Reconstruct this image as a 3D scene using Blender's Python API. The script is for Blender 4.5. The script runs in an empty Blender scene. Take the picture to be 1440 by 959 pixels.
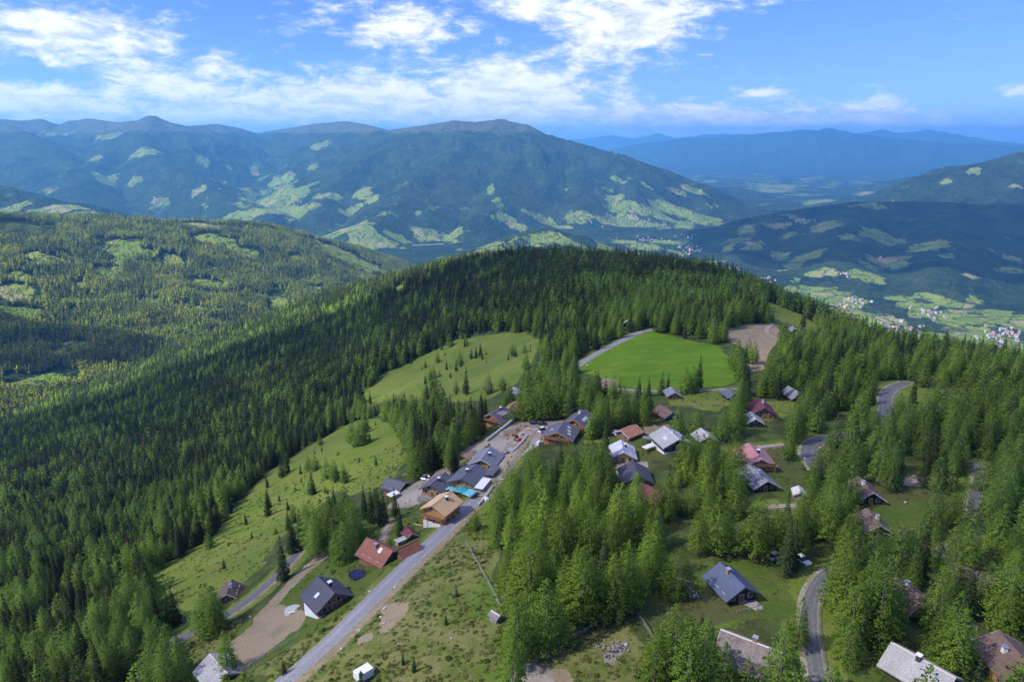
import bpy, bmesh, math, random
import numpy as np
from math import radians, sin, cos, tan, atan2, pi

random.seed(7)
RNG = np.random.default_rng(11)
SC = bpy.context.scene
COL = SC.collection

# ---------------------------------------------------------------- camera
PW, PH, F = 1440.0, 959.0, 973.0
CU, CV = PW / 2, PH / 2
PITCH = math.atan((CV - 195.0) / F)          # true horizon
cam_d = bpy.data.cameras.new("camera")
cam = bpy.data.objects.new("camera", cam_d)
COL.objects.link(cam)
cam.location = (0, 0, 0)
cam.rotation_euler = (pi / 2 - PITCH, 0, 0)
cam_d.sensor_width = 36.0
cam_d.lens = 36.0 * F / PW
cam_d.clip_start = 1.0
cam_d.clip_end = 120000.0
SC.camera = cam

# ---------------------------------------------------------------- light
SUN_AZ, SUN_EL = radians(-112), radians(46)    # azimuth from +Y clockwise: sun stands to the west
to_sun = np.array([sin(SUN_AZ) * cos(SUN_EL), cos(SUN_AZ) * cos(SUN_EL), sin(SUN_EL)])
sun_d = bpy.data.lights.new("sun", "SUN")
sun_d.energy = 3.4
sun_d.angle = radians(0.53)
sun_d.color = (1.0, 0.95, 0.86)
sun = bpy.data.objects.new("sun", sun_d)
COL.objects.link(sun)
from mathutils import Vector
sun.rotation_euler = Vector((-to_sun[0], -to_sun[1], -to_sun[2])).to_track_quat('-Z', 'Y').to_euler()

SC.view_settings.view_transform = 'Standard'
SC.view_settings.look = 'None'
SC.view_settings.exposure = 1.9
SC.view_settings.gamma = 1.0
SC.cycles.max_bounces = 6
SC.cycles.diffuse_bounces = 2
SC.cycles.transmission_bounces = 3
SC.cycles.transparent_max_bounces = 8
SC.cycles.volume_bounces = 0

# ---------------------------------------------------------------- node helper
class NT:
    def __init__(s, tree):
        s.t = tree
    def n(s, typ, **kw):
        nd = s.t.nodes.new(typ)
        for k, v in kw.items():
            setattr(nd, k, v)
        return nd
    def put(s, sock, v):
        if v is None:
            return
        if hasattr(v, 'is_output'):
            s.t.links.new(v, sock)
        else:
            if isinstance(v, (tuple, list)) and len(v) == 3 and sock.type == 'RGBA':
                v = (*v, 1.0)
            sock.default_value = v
    def math(s, op, a, b=None, c=None, clamp=False):
        nd = s.n('ShaderNodeMath', operation=op, use_clamp=clamp)
        s.put(nd.inputs[0], a); s.put(nd.inputs[1], b); s.put(nd.inputs[2], c)
        return nd.outputs[0]
    def mix(s, f, a, b, bt='MIX'):
        nd = s.n('ShaderNodeMix', data_type='RGBA', blend_type=bt)
        s.put(nd.inputs[0], f); s.put(nd.inputs[6], a); s.put(nd.inputs[7], b)
        return nd.outputs[2]
    def noise(s, vec, scale, detail=4, rough=0.55, dist=0.0):
        nd = s.n('ShaderNodeTexNoise')
        s.put(nd.inputs['Vector'], vec); s.put(nd.inputs['Scale'], scale)
        s.put(nd.inputs['Detail'], detail); s.put(nd.inputs['Roughness'], rough)
        s.put(nd.inputs['Distortion'], dist)
        return nd.outputs[0]
    def ss(s, x, a, b, lo=0.0, hi=1.0):
        nd = s.n('ShaderNodeMapRange', interpolation_type='SMOOTHSTEP')
        s.put(nd.inputs[0], x); s.put(nd.inputs[1], a); s.put(nd.inputs[2], b)
        s.put(nd.inputs[3], lo); s.put(nd.inputs[4], hi)
        return nd.outputs[0]
    def attr(s, name, kind='GEOMETRY'):
        nd = s.n('ShaderNodeAttribute', attribute_type=kind)
        nd.attribute_name = name
        return nd
    def bump(s, h, strength=0.5, dist=1.0):
        nd = s.n('ShaderNodeBump')
        s.put(nd.inputs['Strength'], strength); s.put(nd.inputs['Distance'], dist)
        s.put(nd.inputs['Height'], h)
        return nd.outputs[0]

def new_mat(name):
    m = bpy.data.materials.new(name)
    m.use_nodes = True
    m.node_tree.nodes.clear()
    t = NT(m.node_tree)
    out = t.n('ShaderNodeOutputMaterial')
    return m, t, out

def finish(t, out, col, rough=0.9, normal=None, spec=0.2, metal=0.0):
    b = t.n('ShaderNodeBsdfPrincipled')
    t.put(b.inputs['Base Color'], col); t.put(b.inputs['Roughness'], rough)
    t.put(b.inputs['Specular IOR Level'], spec); t.put(b.inputs['Metallic'], metal)
    if normal is not None:
        t.put(b.inputs['Normal'], normal)
    t.t.links.new(b.outputs[0], out.inputs[0])
    return b

# pixel of the photograph -> angles
def px_dir(u, v):
    a = (np.asarray(u, float) - CU) / F
    b = (CV - np.asarray(v, float)) / F
    return a, cos(PITCH) + b * sin(PITCH), -sin(PITCH) + b * cos(PITCH)
def px_azel(u, v):
    x, y, z = px_dir(u, v)
    return float(np.arctan2(x, y)), float(z / np.sqrt(x * x + y * y + z * z))
def project(x, y, z):
    zc = y * cos(PITCH) - z * sin(PITCH)
    yc = y * sin(PITCH) + z * cos(PITCH)
    zc = np.maximum(zc, 1e-3)
    return CU + F * x / zc, CV - F * yc / zc, zc

# ---------------------------------------------------------------- sky
world = bpy.data.worlds.new("World")
SC.world = world
world.use_nodes = True
world.node_tree.nodes.clear()
w = NT(world.node_tree)
wo = w.n('ShaderNodeOutputWorld')
bg = w.n('ShaderNodeBackground')
bg.inputs['Strength'].default_value = 0.13
sky = w.n('ShaderNodeTexSky', sky_type='NISHITA')
sky.sun_disc = False
sky.sun_elevation = SUN_EL
sky.sun_rotation = SUN_AZ
sky.altitude = 1800
sky.air_density = 1.0
sky.dust_density = 0.2
sky.ozone_density = 2.0
tc = w.n('ShaderNodeTexCoord')
sep = w.n('ShaderNodeSeparateXYZ')
w.t.links.new(tc.outputs['Generated'], sep.inputs[0])
az = w.math('ARCTAN2', sep.outputs[0], sep.outputs[1])
el = sep.outputs[2]
cv = w.n('ShaderNodeCombineXYZ')
w.put(cv.inputs[0], w.math('MULTIPLY', az, 3.2))
w.put(cv.inputs[1], w.math('MULTIPLY', el, 8.5))
w.put(cv.inputs[2], w.math('MULTIPLY', sep.outputs[1], 0.3))
n1 = w.noise(cv.outputs[0], 2.2, 9, 0.62, 0.25)
n2 = w.noise(cv.outputs[0], 7.0, 8, 0.7, 0.35)
cov = w.math('ADD', w.math('MULTIPLY', n1, 1.15), w.math('MULTIPLY_ADD', n2, 0.8, -0.475))
CLOUDS = [(1200, 150, 90, 16, .12), (330, 118, 60, 10, -.10), (90, 105, 60, 9, -.12), (1050, 158, 60, 12, .14), (1100, 180, 360, 10, .40), (450, 168, 420, 14, .16), (250, 152, 250, 26, .27), (30, 150, 120, 26, .28), (430, 128, 120, 40, .30), (600, 150, 150, 36, .30),
          (720, 128, 90, 34, .24), (800, 168, 150, 22, .26), (930, 160, 80, 22, .24), (1230, 166, 70, 15, .26), (1060, 178, 90, 12, .2),
          (120, 46, 125, 34, .27), (560, 38, 60, 28, .22), (870, 36, 120, 45, .36), (730, 10, 80, 25, .30), (1428, 126, 32, 18, .36), (210, 110, 70, 18, .16),
          (1070, 132, 45, 8, .20), (1200, 116, 25, 8, .12), (1260, 62, 190, 62, -.26), (330, 30, 55, 36, -.22), (480, 62, 40, 24, -.06),
          (1320, 150, 60, 14, -.10), (965, 120, 50, 16, -.14), (380, 95, 40, 14, -.12), (1120, 30, 90, 60, -.16), (640, 70, 40, 16, -.10)]
for (u, v, su, sv, amp) in CLOUDS:
    a0, e0 = px_azel(u, v)
    a1, _ = px_azel(u + su, v); _, e1 = px_azel(u, v + sv)
    da = w.math('MULTIPLY', w.math('SUBTRACT', az, a0), 1 / abs(a1 - a0))
    de = w.math('MULTIPLY', w.math('SUBTRACT', el, e0), 1 / abs(e1 - e0))
    g = w.math('EXPONENT', w.math('MULTIPLY', w.math('ADD', w.math('MULTIPLY', da, da), w.math('MULTIPLY', de, de)), -1.0))
    cov = w.math('MULTIPLY_ADD', g, amp, cov)
alpha = w.ss(cov, 0.465, 0.86)
tint = w.mix(1.0, sky.outputs[0], (0.165, 0.225, 0.55), 'MULTIPLY')
ccol = w.mix(w.ss(n2, 0.35, 0.62), (1.75, 1.9, 2.2), (2.85, 2.82, 2.76))
skycol = w.mix(w.math('MULTIPLY', alpha, 0.93), tint, ccol)
w.t.links.new(skycol, bg.inputs[0])
w.t.links.new(bg.outputs[0], wo.inputs[0])

# ---------------------------------------------------------------- numpy noise
PERM = np.random.default_rng(3).permutation(512).astype(np.int64)
PERM = np.concatenate([PERM, PERM])
GRD = np.random.default_rng(4).uniform(0, 2 * pi, 512)
GX, GY = np.cos(GRD), np.sin(GRD)
def perlin(x, y):
    xi = np.floor(x).astype(np.int64); yi = np.floor(y).astype(np.int64)
    xf = x - xi; yf = y - yi
    ufx = xf * xf * xf * (xf * (xf * 6 - 15) + 10); ufy = yf * yf * yf * (yf * (yf * 6 - 15) + 10)
    def g(ix, iy, dx, dy):
        h = PERM[(PERM[ix & 511] + iy) & 511]
        return GX[h] * dx + GY[h] * dy
    a = g(xi, yi, xf, yf); b = g(xi + 1, yi, xf - 1, yf)
    c = g(xi, yi + 1, xf, yf - 1); d = g(xi + 1, yi + 1, xf - 1, yf - 1)
    return 1.4 * ((a + ufx * (b - a)) * (1 - ufy) + (c + ufx * (d - c)) * ufy)
def fbm(x, y, sc, octv=4, seed=0, gain=0.5, ridged=False):
    x = np.asarray(x, float) / sc + seed * 17.3; y = np.asarray(y, float) / sc - seed * 9.1
    s = 0.0; amp = 1.0; tot = 0
    for o in range(octv):
        n = perlin(x, y)
        if ridged:
            n = 1 - 2 * np.abs(n)
        s = s + amp * n; tot += amp
        amp *= gain; x = x * 2.03 + 5.7; y = y * 2.03 - 3.1
    return s / tot
def sstep(x, a, b):
    t = np.clip((x - a) / (b - a), 0, 1)
    return t * t * (3 - 2 * t)

# ---------------------------------------------------------------- terrain
NEAR = [(720, 959, -92), (900, 959, -91), (1050, 940, -92), (1240, 959, -93), (1430, 950, -95), (1600, 900, -97), (720, 1150, -91), (300, 1150, -104), (1200, 1150, -92),
        (1250, 800, -97), (1400, 700, -104), (1600, 700, -104), (1030, 830, -93), (850, 880, -91), (620, 880, -96), (530, 959, -97), (460, 850, -110), (410, 959, -104),
        (305, 955, -118), (180, 940, -138), (60, 950, -160), (-120, 959, -190), (330, 870, -128), (400, 800, -124), (250, 810, -163), (120, 800, -208),
        (0, 800, -245), (-200, 800, -300), (550, 785, -108), (620, 730, -111), (660, 685, -111), (555, 700, -124), (720, 615, -111), (700, 597, -115),
        (815, 605, -108), (760, 700, -104), (850, 640, -105), (450, 640, -172), (500, 610, -178), (560, 640, -150), (480, 700, -150), (300, 690, -228),
        (150, 690, -300), (0, 700, -335), (-200, 700, -400), (150, 610, -372), (0, 620, -425), (300, 560, -330), (450, 500, -290), (600, 540, -190),
        (740, 475, -165), (640, 500, -192), (500, 560, -222), (560, 470, -232), (660, 430, -205), (940, 560, -110), (920, 500, -120), (840, 500, -124),
        (960, 470, -124), (1040, 500, -116), (1070, 590, -104), (1060, 650, -101), (1220, 700, -102), (885, 455, -130), (1060, 450, -132), (1150, 600, -106),
        (1250, 560, -112), (1400, 570, -114), (1150, 480, -134), (800, 420, -150), (900, 420, -146), (700, 400, -180), (1000, 430, -142), (1600, 570, -120)]
CREST = [(-700, 760, -520), (-300, 690, -500), (-150, 650, -490), (0, 602, -478), (100, 562, -470), (200, 522, -452), (300, 476, -412), (400, 440, -350), (480, 415, -300),
         (560, 392, -250), (640, 372, -205), (700, 364, -184), (760, 362, -172), (850, 366, -162), (940, 376, -158), (1020, 398, -160), (1100, 432, -162),
         (1180, 464, -158), (1260, 490, -150), (1340, 505, -142), (1440, 520, -136), (1600, 545, -132), (1900, 600, -130)]
def ray_at_z(u, v, z):
    dx, dy, dz = px_dir(u, v)
    t = z / dz
    return dx * t, dy * t
cp = np.array([(*ray_at_z(u, v, z), z) for u, v, z in NEAR + CREST])
def tps_fit(p, reg=1e-3):
    n = len(p)
    d = np.hypot(p[:, None, 0] - p[None, :, 0], p[:, None, 1] - p[None, :, 1]) / 300.0
    K = np.where(d > 0, d * d * np.log(d + 1e-12), 0) + reg * np.eye(n)
    P = np.c_[np.ones(n), p[:, 0] / 300, p[:, 1] / 300]
    A = np.block([[K, P], [P.T, np.zeros((3, 3))]])
    return np.linalg.solve(A, np.r_[p[:, 2], 0, 0, 0])
def tps_eval(p, wgt, x, y):
    s = wgt[-3] + wgt[-2] * x / 300 + wgt[-1] * y / 300
    for i in range(len(p)):
        d2 = ((x - p[i, 0]) ** 2 + (y - p[i, 1]) ** 2) / 90000.0
        s = s + wgt[i] * 0.5 * d2 * np.log(d2 + 1e-12)
    return s
CPW = tps_fit(cp, 2e-3)
cr = cp[len(NEAR):]
CAZ = np.arctan2(cr[:, 0], cr[:, 1]); CR = np.hypot(cr[:, 0], cr[:, 1])
_o = np.argsort(CAZ); CAZ = CAZ[_o]; CR = CR[_o]
def z_near(x, y):
    r = np.hypot(x, y); a = np.arctan2(x, y)
    rc = np.interp(a, CAZ, CR)
    k = np.minimum(1.0, rc / np.maximum(r, 1e-6)); k = np.where(r < 55, 55 / np.maximum(r, 1e-6), k)
    z = tps_eval(cp, CPW, x * k, y * k)
    d = np.maximum(r - rc, 0)
    return z - 0.55 * d * d / (d + 90.0)

OPP = [(-400, 560, 1500), (-200, 560, 1620), (0, 545, 1760), (60, 520, 1850), (0, 480, 2050), (100, 450, 2230), (0, 400, 2450), (150, 400, 2520), (-250, 440, 2200), (-250, 320, 3000),
       (200, 470, 2080), (300, 450, 2200), (250, 400, 2560), (100, 360, 2750), (0, 340, 2850), (200, 350, 2860), (350, 400, 2650), (420, 400, 2750),
       (330, 350, 2950), (430, 360, 3050), (500, 385, 3250), (0, 306, 3150), (100, 307, 3200), (200, 311, 3250), (300, 316, 3300), (360, 318, 3350), (-150, 300, 3100), (-400, 290, 3000),
       (420, 330, 3500), (480, 345, 3650), (540, 362, 3800), (590, 380, 3950), (520, 400, 3000), (440, 430, 2500)]
def ray_at_d(u, v, d):
    dx, dy, dz = px_dir(u, v)
    t = d / np.hypot(dx, dy)
    return dx * t, dy * t, dz * t
op = np.array([ray_at_d(*q) for q in OPP])
OPW = tps_fit(op, 5e-3)
OCR = [(-1200, 300, 3000), (-400, 292, 3000), (-150, 301, 3100), (0, 306, 3150), (100, 307, 3200), (200, 311, 3250), (300, 316, 3300), (360, 318, 3350), (420, 330, 3500), (480, 345, 3650), (540, 362, 3800), (600, 384, 3950), (660, 400, 4000)]
oc = np.array([ray_at_d(*q) for q in OCR]); OAZ = np.arctan2(oc[:, 0], oc[:, 1]); OR = np.hypot(oc[:, 0], oc[:, 1])
def z_opp(x, y):
    r = np.hypot(x, y); a = np.arctan2(x, y)
    rc = np.interp(a, OAZ, OR)
    k = np.minimum(1.0, rc / np.maximum(r, 1e-6)); k = np.where(r < 1500, 1500 / np.maximum(r, 1), k)
    z = tps_eval(op, OPW, x * k, y * k)
    d = np.maximum(r - rc, 0); d2 = np.maximum(1500 - r, 0)
    z = z - 0.42 * d * d / (d + 250.0) - 0.35 * d2
    aa = np.maximum(a - OAZ[-2], 0) * r
    return z - 0.5 * aa

FLOOR = -885.0
# crest lines: (u, v, km) ; group, slope, sharpness
RIDGES = [
 ('far_mountains', 0.42, [(1180, 191, 33), (1215, 186, 33), (1240, 182, 33), (1258, 187, 33), (1275, 186, 33), (1290, 188, 33), (1306, 181, 33), (1325, 185, 33), (1345, 191, 33), (1400, 197, 33), (1440, 202, 33), (1600, 214, 33)]),
 ('far_mountains', 0.42, [(770, 199, 40), (800, 197, 40), (830, 195, 40), (862, 190, 40), (890, 196, 40), (926, 188, 40), (952, 195, 40), (985, 190, 40), (1022, 188, 40), (1050, 195, 40), (1100, 200, 40)]),
 ('far_mountains', 0.40, [(780, 214, 25), (850, 213, 25), (900, 203, 25), (930, 200, 25), (960, 195, 25), (1000, 193, 25), (1040, 190, 25), (1100, 186, 25), (1135, 182, 25), (1150, 184, 25), (1168, 181, 25), (1185, 184, 25), (1210, 190, 25), (1260, 196, 25), (1330, 201, 25), (1440, 206, 25), (1600, 216, 25)]),
 ('mountain_range', 0.50, [(-420, 172, 13), (-250, 166, 13), (-100, 169, 13), (0, 168, 13), (30, 170, 13), (56, 168, 13), (84, 176, 13), (104, 170, 13), (124, 167, 13), (165, 173, 12.4), (192, 170, 12), (213, 163, 12), (238, 173, 12.2), (262, 178, 12.6), (302, 175, 13), (335, 181, 13.5), (360, 188, 14), (400, 182, 13.5), (440, 175, 13), (485, 171, 12.5), (512, 176, 11.5), (545, 184, 10.2)]),
 ('mountain_range', 0.50, [(545, 184, 10.2), (590, 178, 9.6), (640, 170, 9.4), (668, 172, 9.4), (704, 168, 9.5), (735, 175, 9.5), (770, 190, 9.5), (830, 206, 9.3), (880, 221, 9.2), (930, 238, 9.1), (990, 262, 9.0), (1040, 281, 9.0), (1078, 296, 9)]),
 ('mountain_range', 0.50, [(704, 168, 9.5), (660, 196, 8.6), (610, 232, 7.7), (560, 275, 6.9), (520, 318, 6.1)]),
 ('mountain_range', 0.50, [(640, 170, 9.4), (560, 198, 8.9), (500, 228, 8.3), (462, 262, 7.7), (440, 300, 7.0)]),
 ('mountain_range', 0.52, [(735, 175, 9.5), (725, 215, 8.3), (700, 262, 7.2), (672, 310, 6.3)]),
 ('mountain_range', 0.52, [(800, 198, 9.4), (815, 235, 8.3), (805, 275, 7.4)]),
 ('mountain_range', 0.50, [(880, 221, 9.2), (890, 250, 8.4), (885, 280, 7.6)]),
 ('mountain_range', 0.50, [(213, 163, 12), (196, 190, 10.8), (214, 218, 9.6), (262, 246, 8.7), (330, 276, 7.8), (385, 300, 7.0)]),
 ('mountain_range', 0.50, [(213, 163, 12), (170, 196, 10.8), (130, 232, 9.6), (100, 262, 8.6)]),
 ('mountain_range', 0.50, [(-20, 170, 12), (40, 188, 11), (80, 212, 10.2), (104, 238, 9.4)]),
 ('mountain_range', 0.50, [(302, 175, 13), (340, 205, 11.8), (368, 232, 10.6), (395, 252, 9.8)]),
 ('mountain_range', 0.50, [(440, 175, 13), (436, 205, 11.5), (424, 232, 10.4), (428, 254, 9.4)]),
 ('mountain_range', 0.45, [(-350, 215, 7.0), (-120, 245, 6.6), (0, 262, 6.3), (60, 279, 6.0), (110, 294, 5.7), (160, 312, 5.3)]),
 ('wooded_hill', 0.40, [(560, 402, 4.3), (620, 372, 4.4), (680, 350, 4.5), (735, 330, 4.7), (772, 322, 4.8), (812, 332, 4.9), (850, 352, 5.0), (885, 376, 5.1)]),
 ('wooded_hill', 0.36, [(955, 352, 6.2), (1000, 328, 6.3), (1050, 309, 6.6), (1110, 297, 6.8), (1200, 285, 7.0), (1300, 284, 7.2), (1380, 289, 7.2), (1560, 292, 7.0)]),
 ('wooded_hill', 0.34, [(1060, 307, 6.6), (1060, 340, 5.8), (1050, 368, 5.3)]),
 ('wooded_hill', 0.34, [(1200, 285, 7.0), (1190, 325, 5.9), (1180, 368, 5.05)]),
 ('wooded_hill', 0.34, [(1340, 285, 7.2), (1330, 335, 5.8), (1320, 392, 4.8)]),
 ('wooded_hill', 0.42, [(1170, 305, 9.0), (1230, 282, 9.2), (1290, 262, 9.4), (1350, 240, 9.5), (1400, 226, 9.6), (1440, 215, 9.6), (1560, 196, 9.6)]),
 ('wooded_hill', 0.36, [(1050, 300, 11.5), (1110, 290, 12.2), (1170, 273, 12.6), (1240, 256, 13), (1300, 246, 13), (1390, 238, 13)]),
 ('wooded_hill', 0.40, [(970, 274, 11), (1030, 262, 11.6), (1060, 269, 11.6), (1092, 290, 11)]),
]
SEGS = []
for grp, sl, pts in RIDGES:
    P3 = [ray_at_d(u, v, km * 1000.0) for u, v, km in pts]
    for a, b in zip(P3[:-1], P3[1:]):
        SEGS.append((grp, sl, a, b))
GROUPS = ['hillside', 'opposite_hill', 'valley_floor', 'wooded_hill', 'mountain_range', 'far_mountains']
NOISE_MASK = None
def z_far(x, y, want_id=False):
    z = np.full(x.shape, FLOOR); gid = np.full(x.shape, 2)
    m = np.hypot(x, y) > 3600
    if not m.any():
        return (z, gid) if want_id else z
    X, Y = x[m], y[m]
    wx = fbm(X, Y, 900, 4, 1); wy = fbm(X, Y, 900, 4, 2)
    gul = fbm(X, Y, 700, 5, 5, 0.55, True)
    big = fbm(X, Y, 2200, 3, 8, 0.5, True)
    jag = fbm(X, Y, 1100, 4, 12, .6, True) - .2; fin = fbm(X, Y, 260, 4, 13, .55, True)
    zz = FLOOR + 14 * fbm(X, Y, 500, 3, 3) + 0.0 * X
    gg = np.full(X.shape, 2)
    for grp, sl, a, b in SEGS:
        ax, ay, az_ = a; bx, by, bz = b
        dx, dy = bx - ax, by - ay; L2 = dx * dx + dy * dy
        rel = np.clip(((X - ax) * dx + (Y - ay) * dy) / L2, 0, 1)
        d0 = np.hypot(X - ax - rel * dx, Y - ay - rel * dy)
        k = np.minimum(1, d0 / 700.0)
        xx = X + wx * 420 * k; yy = Y + wy * 420 * k
        t = np.clip(((xx - ax) * dx + (yy - ay) * dy) / L2, 0, 1)
        d = np.hypot(xx - ax - t * dx, yy - ay - t * dy)
        h = az_ + t * (bz - az_) - FLOOR
        d = np.maximum(d - 60, 0) ** 1.0
        q = sl * d / np.maximum(h, 40)
        prof = h * np.where(q < 0.75, 1 - q, 0.25 * np.exp(-(q - 0.75) * 4.0))
        env = np.clip(prof / 500, 0, 1) * np.clip((d - 250) / 1300, 0, 1)
        zi = FLOOR + prof + env * (gul * 200 + big * 215 + fin * 50)
        if grp == 'far_mountains': zi = zi + np.clip(prof / 700, 0, 1) * 60 * jag
        up = zi > zz
        zz = np.where(up, zi, zz); gg = np.where(up, GROUPS.index(grp), gg)
    z[m] = zz; gid[m] = gg
    return (z, gid) if want_id else z
def hz(x, y, want_id=False, bumps=True):
    x = np.asarray(x, float); y = np.asarray(y, float); shp = x.shape
    x = np.atleast_1d(x).ravel(); y = np.atleast_1d(y).ravel()
    r = np.hypot(x, y)
    zf, gf = z_far(x, y, True)
    zn = np.full(x.shape, -5000.0); m = r < 4500
    if m.any():
        zn[m] = z_near(x[m], y[m])
        if bumps:
            am = sstep(r[m], 500, 900)
            bm = fbm(x[m], y[m], 38, 3, 21) * 1.0 + fbm(x[m], y[m], 9, 2, 22) * 0.35
            mk = 1.0 if NOISE_MASK is None else NOISE_MASK(x[m], y[m])
            zn[m] += bm * (mk * (1 - am) + am) + am * 9 * fbm(x[m], y[m], 160, 3, 23)
    zo = np.full(x.shape, -5000.0); m = (r > 900) & (r < 6500) & (x < 1500)
    if m.any():
        X, Y = x[m], y[m]
        gl = fbm(X, Y, 420, 4, 31, 0.5, True)
        zo[m] = z_opp(X, Y) + (gl - 0.2) * 34 * sstep(np.interp(np.arctan2(X, Y), OAZ, OR) - np.hypot(X, Y), 0, 500) + 8 * fbm(X, Y, 120, 3, 33)
    z = zf; g = gf
    up = zo > z; z = np.where(up, zo, z); g = np.where(up, 1, g)
    up = zn > z; z = np.where(up, zn, z); g = np.where(up, 0, g)
    z = z.reshape(shp)
    return (z, g.reshape(shp)) if want_id else z

TT = np.concatenate([np.geomspace(70, 1500, 260), np.geomspace(1500, 42000, 300)[1:]])
def at_many(pts, h=0.0, bumps=False):
    """world points on the ground (lifted by h) seen at photograph pixels"""
    out = []
    pts = np.asarray(pts, float); hh = np.broadcast_to(np.asarray(h, float), (len(pts),))
    for i in range(0, len(pts), 400):
        p = pts[i:i + 400]; h_ = hh[i:i + 400][:, None]
        dx, dy, dz = px_dir(p[:, 0], p[:, 1]); n = np.hypot(dx, dy); dx, dy, dz = dx / n, dy / n, dz / n
        X = dx[:, None] * TT; Y = dy[:, None] * TT; Z = dz[:, None] * TT
        below = Z < hz(X, Y, bumps=bumps) + h_
        k = np.argmax(below, 1); k = np.maximum(k, 1)
        lo = TT[k - 1]; hi = TT[k]
        for _ in range(18):
            md = (lo + hi) / 2
            b = dz * md < hz(dx * md, dy * md, bumps=bumps) + h_[:, 0]
            hi = np.where(b, md, hi); lo = np.where(b, lo, md)
        out.append(np.c_[dx * hi, dy * hi, dz * hi])
    return np.concatenate(out)
def at(u, v, h=0.0):
    return at_many([(u, v)], h)[0]
# ---------------------------------------------------------------- object helpers
def link_mesh(name, V, FC, mats, parent=None, smooth=False, midx=None):
    me = bpy.data.meshes.new(name)
    me.from_pydata([tuple(map(float, v)) for v in V], [], [tuple(map(int, f)) for f in FC])
    if not isinstance(mats, (list, tuple)):
        mats = [mats]
    for m in mats:
        me.materials.append(m)
    if midx is not None:
        me.polygons.foreach_set('material_index', np.asarray(midx, dtype=np.int32))
    if smooth:
        me.polygons.foreach_set('use_smooth', np.ones(len(me.polygons), dtype=bool))
    me.update()
    o = bpy.data.objects.new(name, me)
    COL.objects.link(o)
    if parent is not None:
        o.parent = parent
    return o
def np_mesh(name, V, Q, mat, smooth=True):
    """fast mesh from numpy verts and quads or triangles"""
    V = np.asarray(V, np.float32); Q = np.asarray(Q, np.int32); k = Q.shape[1]
    me = bpy.data.meshes.new(name)
    me.vertices.add(len(V)); me.vertices.foreach_set('co', V.ravel())
    me.loops.add(Q.size); me.loops.foreach_set('vertex_index', Q.ravel())
    me.polygons.add(len(Q)); me.polygons.foreach_set('loop_start', np.arange(len(Q), dtype=np.int32) * k)
    try:
        me.polygons.foreach_set('loop_total', np.full(len(Q), k, dtype=np.int32))
    except Exception:
        pass
    if smooth:
        me.polygons.foreach_set('use_smooth', np.ones(len(Q), dtype=bool))
    if mat is not None:
        me.materials.append(mat)
    me.update(calc_edges=True); me.validate()
    return me
def tag(o, label, cat, group=None):
    o['label'] = label; o['category'] = cat
    if group:
        o['group'] = group
    return o
def kind(o, k):
    o['kind'] = k
    return o
def empty(name, loc, rz=0.0):
    o = bpy.data.objects.new(name, None)
    COL.objects.link(o)
    o.location = tuple(map(float, loc)); o.rotation_euler = (0, 0, rz); o.empty_display_size = 0.5
    return o
class MB:
    """collects simple solids"""
    def __init__(s):
        s.V = []; s.F = []; s.M = []
    def add(s, V, FC, m=0):
        b = len(s.V); s.V += [tuple(v) for v in V]; s.F += [tuple(b + i for i in f) for f in FC]; s.M += [m] * len(FC); return s
    def box(s, x0, x1, y0, y1, z0, z1, m=0):
        V = [(x0, y0, z0), (x1, y0, z0), (x1, y1, z0), (x0, y1, z0), (x0, y0, z1), (x1, y0, z1), (x1, y1, z1), (x0, y1, z1)]
        return s.add(V, [(0, 3, 2, 1), (4, 5, 6, 7), (0, 1, 5, 4), (1, 2, 6, 5), (2, 3, 7, 6), (3, 0, 4, 7)], m)
    def prism(s, poly, axis, a, b, m=0):
        """extrude a 2-D polygon along an axis (x: poly=(y,z); y: poly=(x,z); z: poly=(x,y))"""
        n = len(poly)
        def P(p, t):
            return {'x': (t, p[0], p[1]), 'y': (p[0], t, p[1]), 'z': (p[0], p[1], t)}[axis]
        V = [P(p, a) for p in poly] + [P(p, b) for p in poly]
        FC = [tuple(range(n))[::-1], tuple(range(n, 2 * n))] + [(i, (i + 1) % n, n + (i + 1) % n, n + i) for i in range(n)]
        return s.add(V, FC, m)
    def cyl(s, p0, p1, r0, r1=None, n=8, m=0):
        r1 = r0 if r1 is None else r1
        a = Vector(p0); b = Vector(p1); d = (b - a).normalized()
        u = d.orthogonal().normalized(); v = d.cross(u)
        V = [tuple(a + (u * cos(2 * pi * i / n) + v * sin(2 * pi * i / n)) * r0) for i in range(n)] + [tuple(b + (u * cos(2 * pi * i / n) + v * sin(2 * pi * i / n)) * r1) for i in range(n)]
        return s.add(V, [tuple(range(n))[::-1], tuple(range(n, 2 * n))] + [(i, (i + 1) % n, n + (i + 1) % n, n + i) for i in range(n)], m)
    def build(s, name, mats, parent=None, smooth=False):
        o = link_mesh(name, s.V, s.F, mats, parent, smooth, s.M if isinstance(mats, (list, tuple)) and len(mats) > 1 else None)
        bm = bmesh.new(); bm.from_mesh(o.data); bmesh.ops.recalc_face_normals(bm, faces=bm.faces); bm.to_mesh(o.data); bm.free()
        return o

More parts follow.
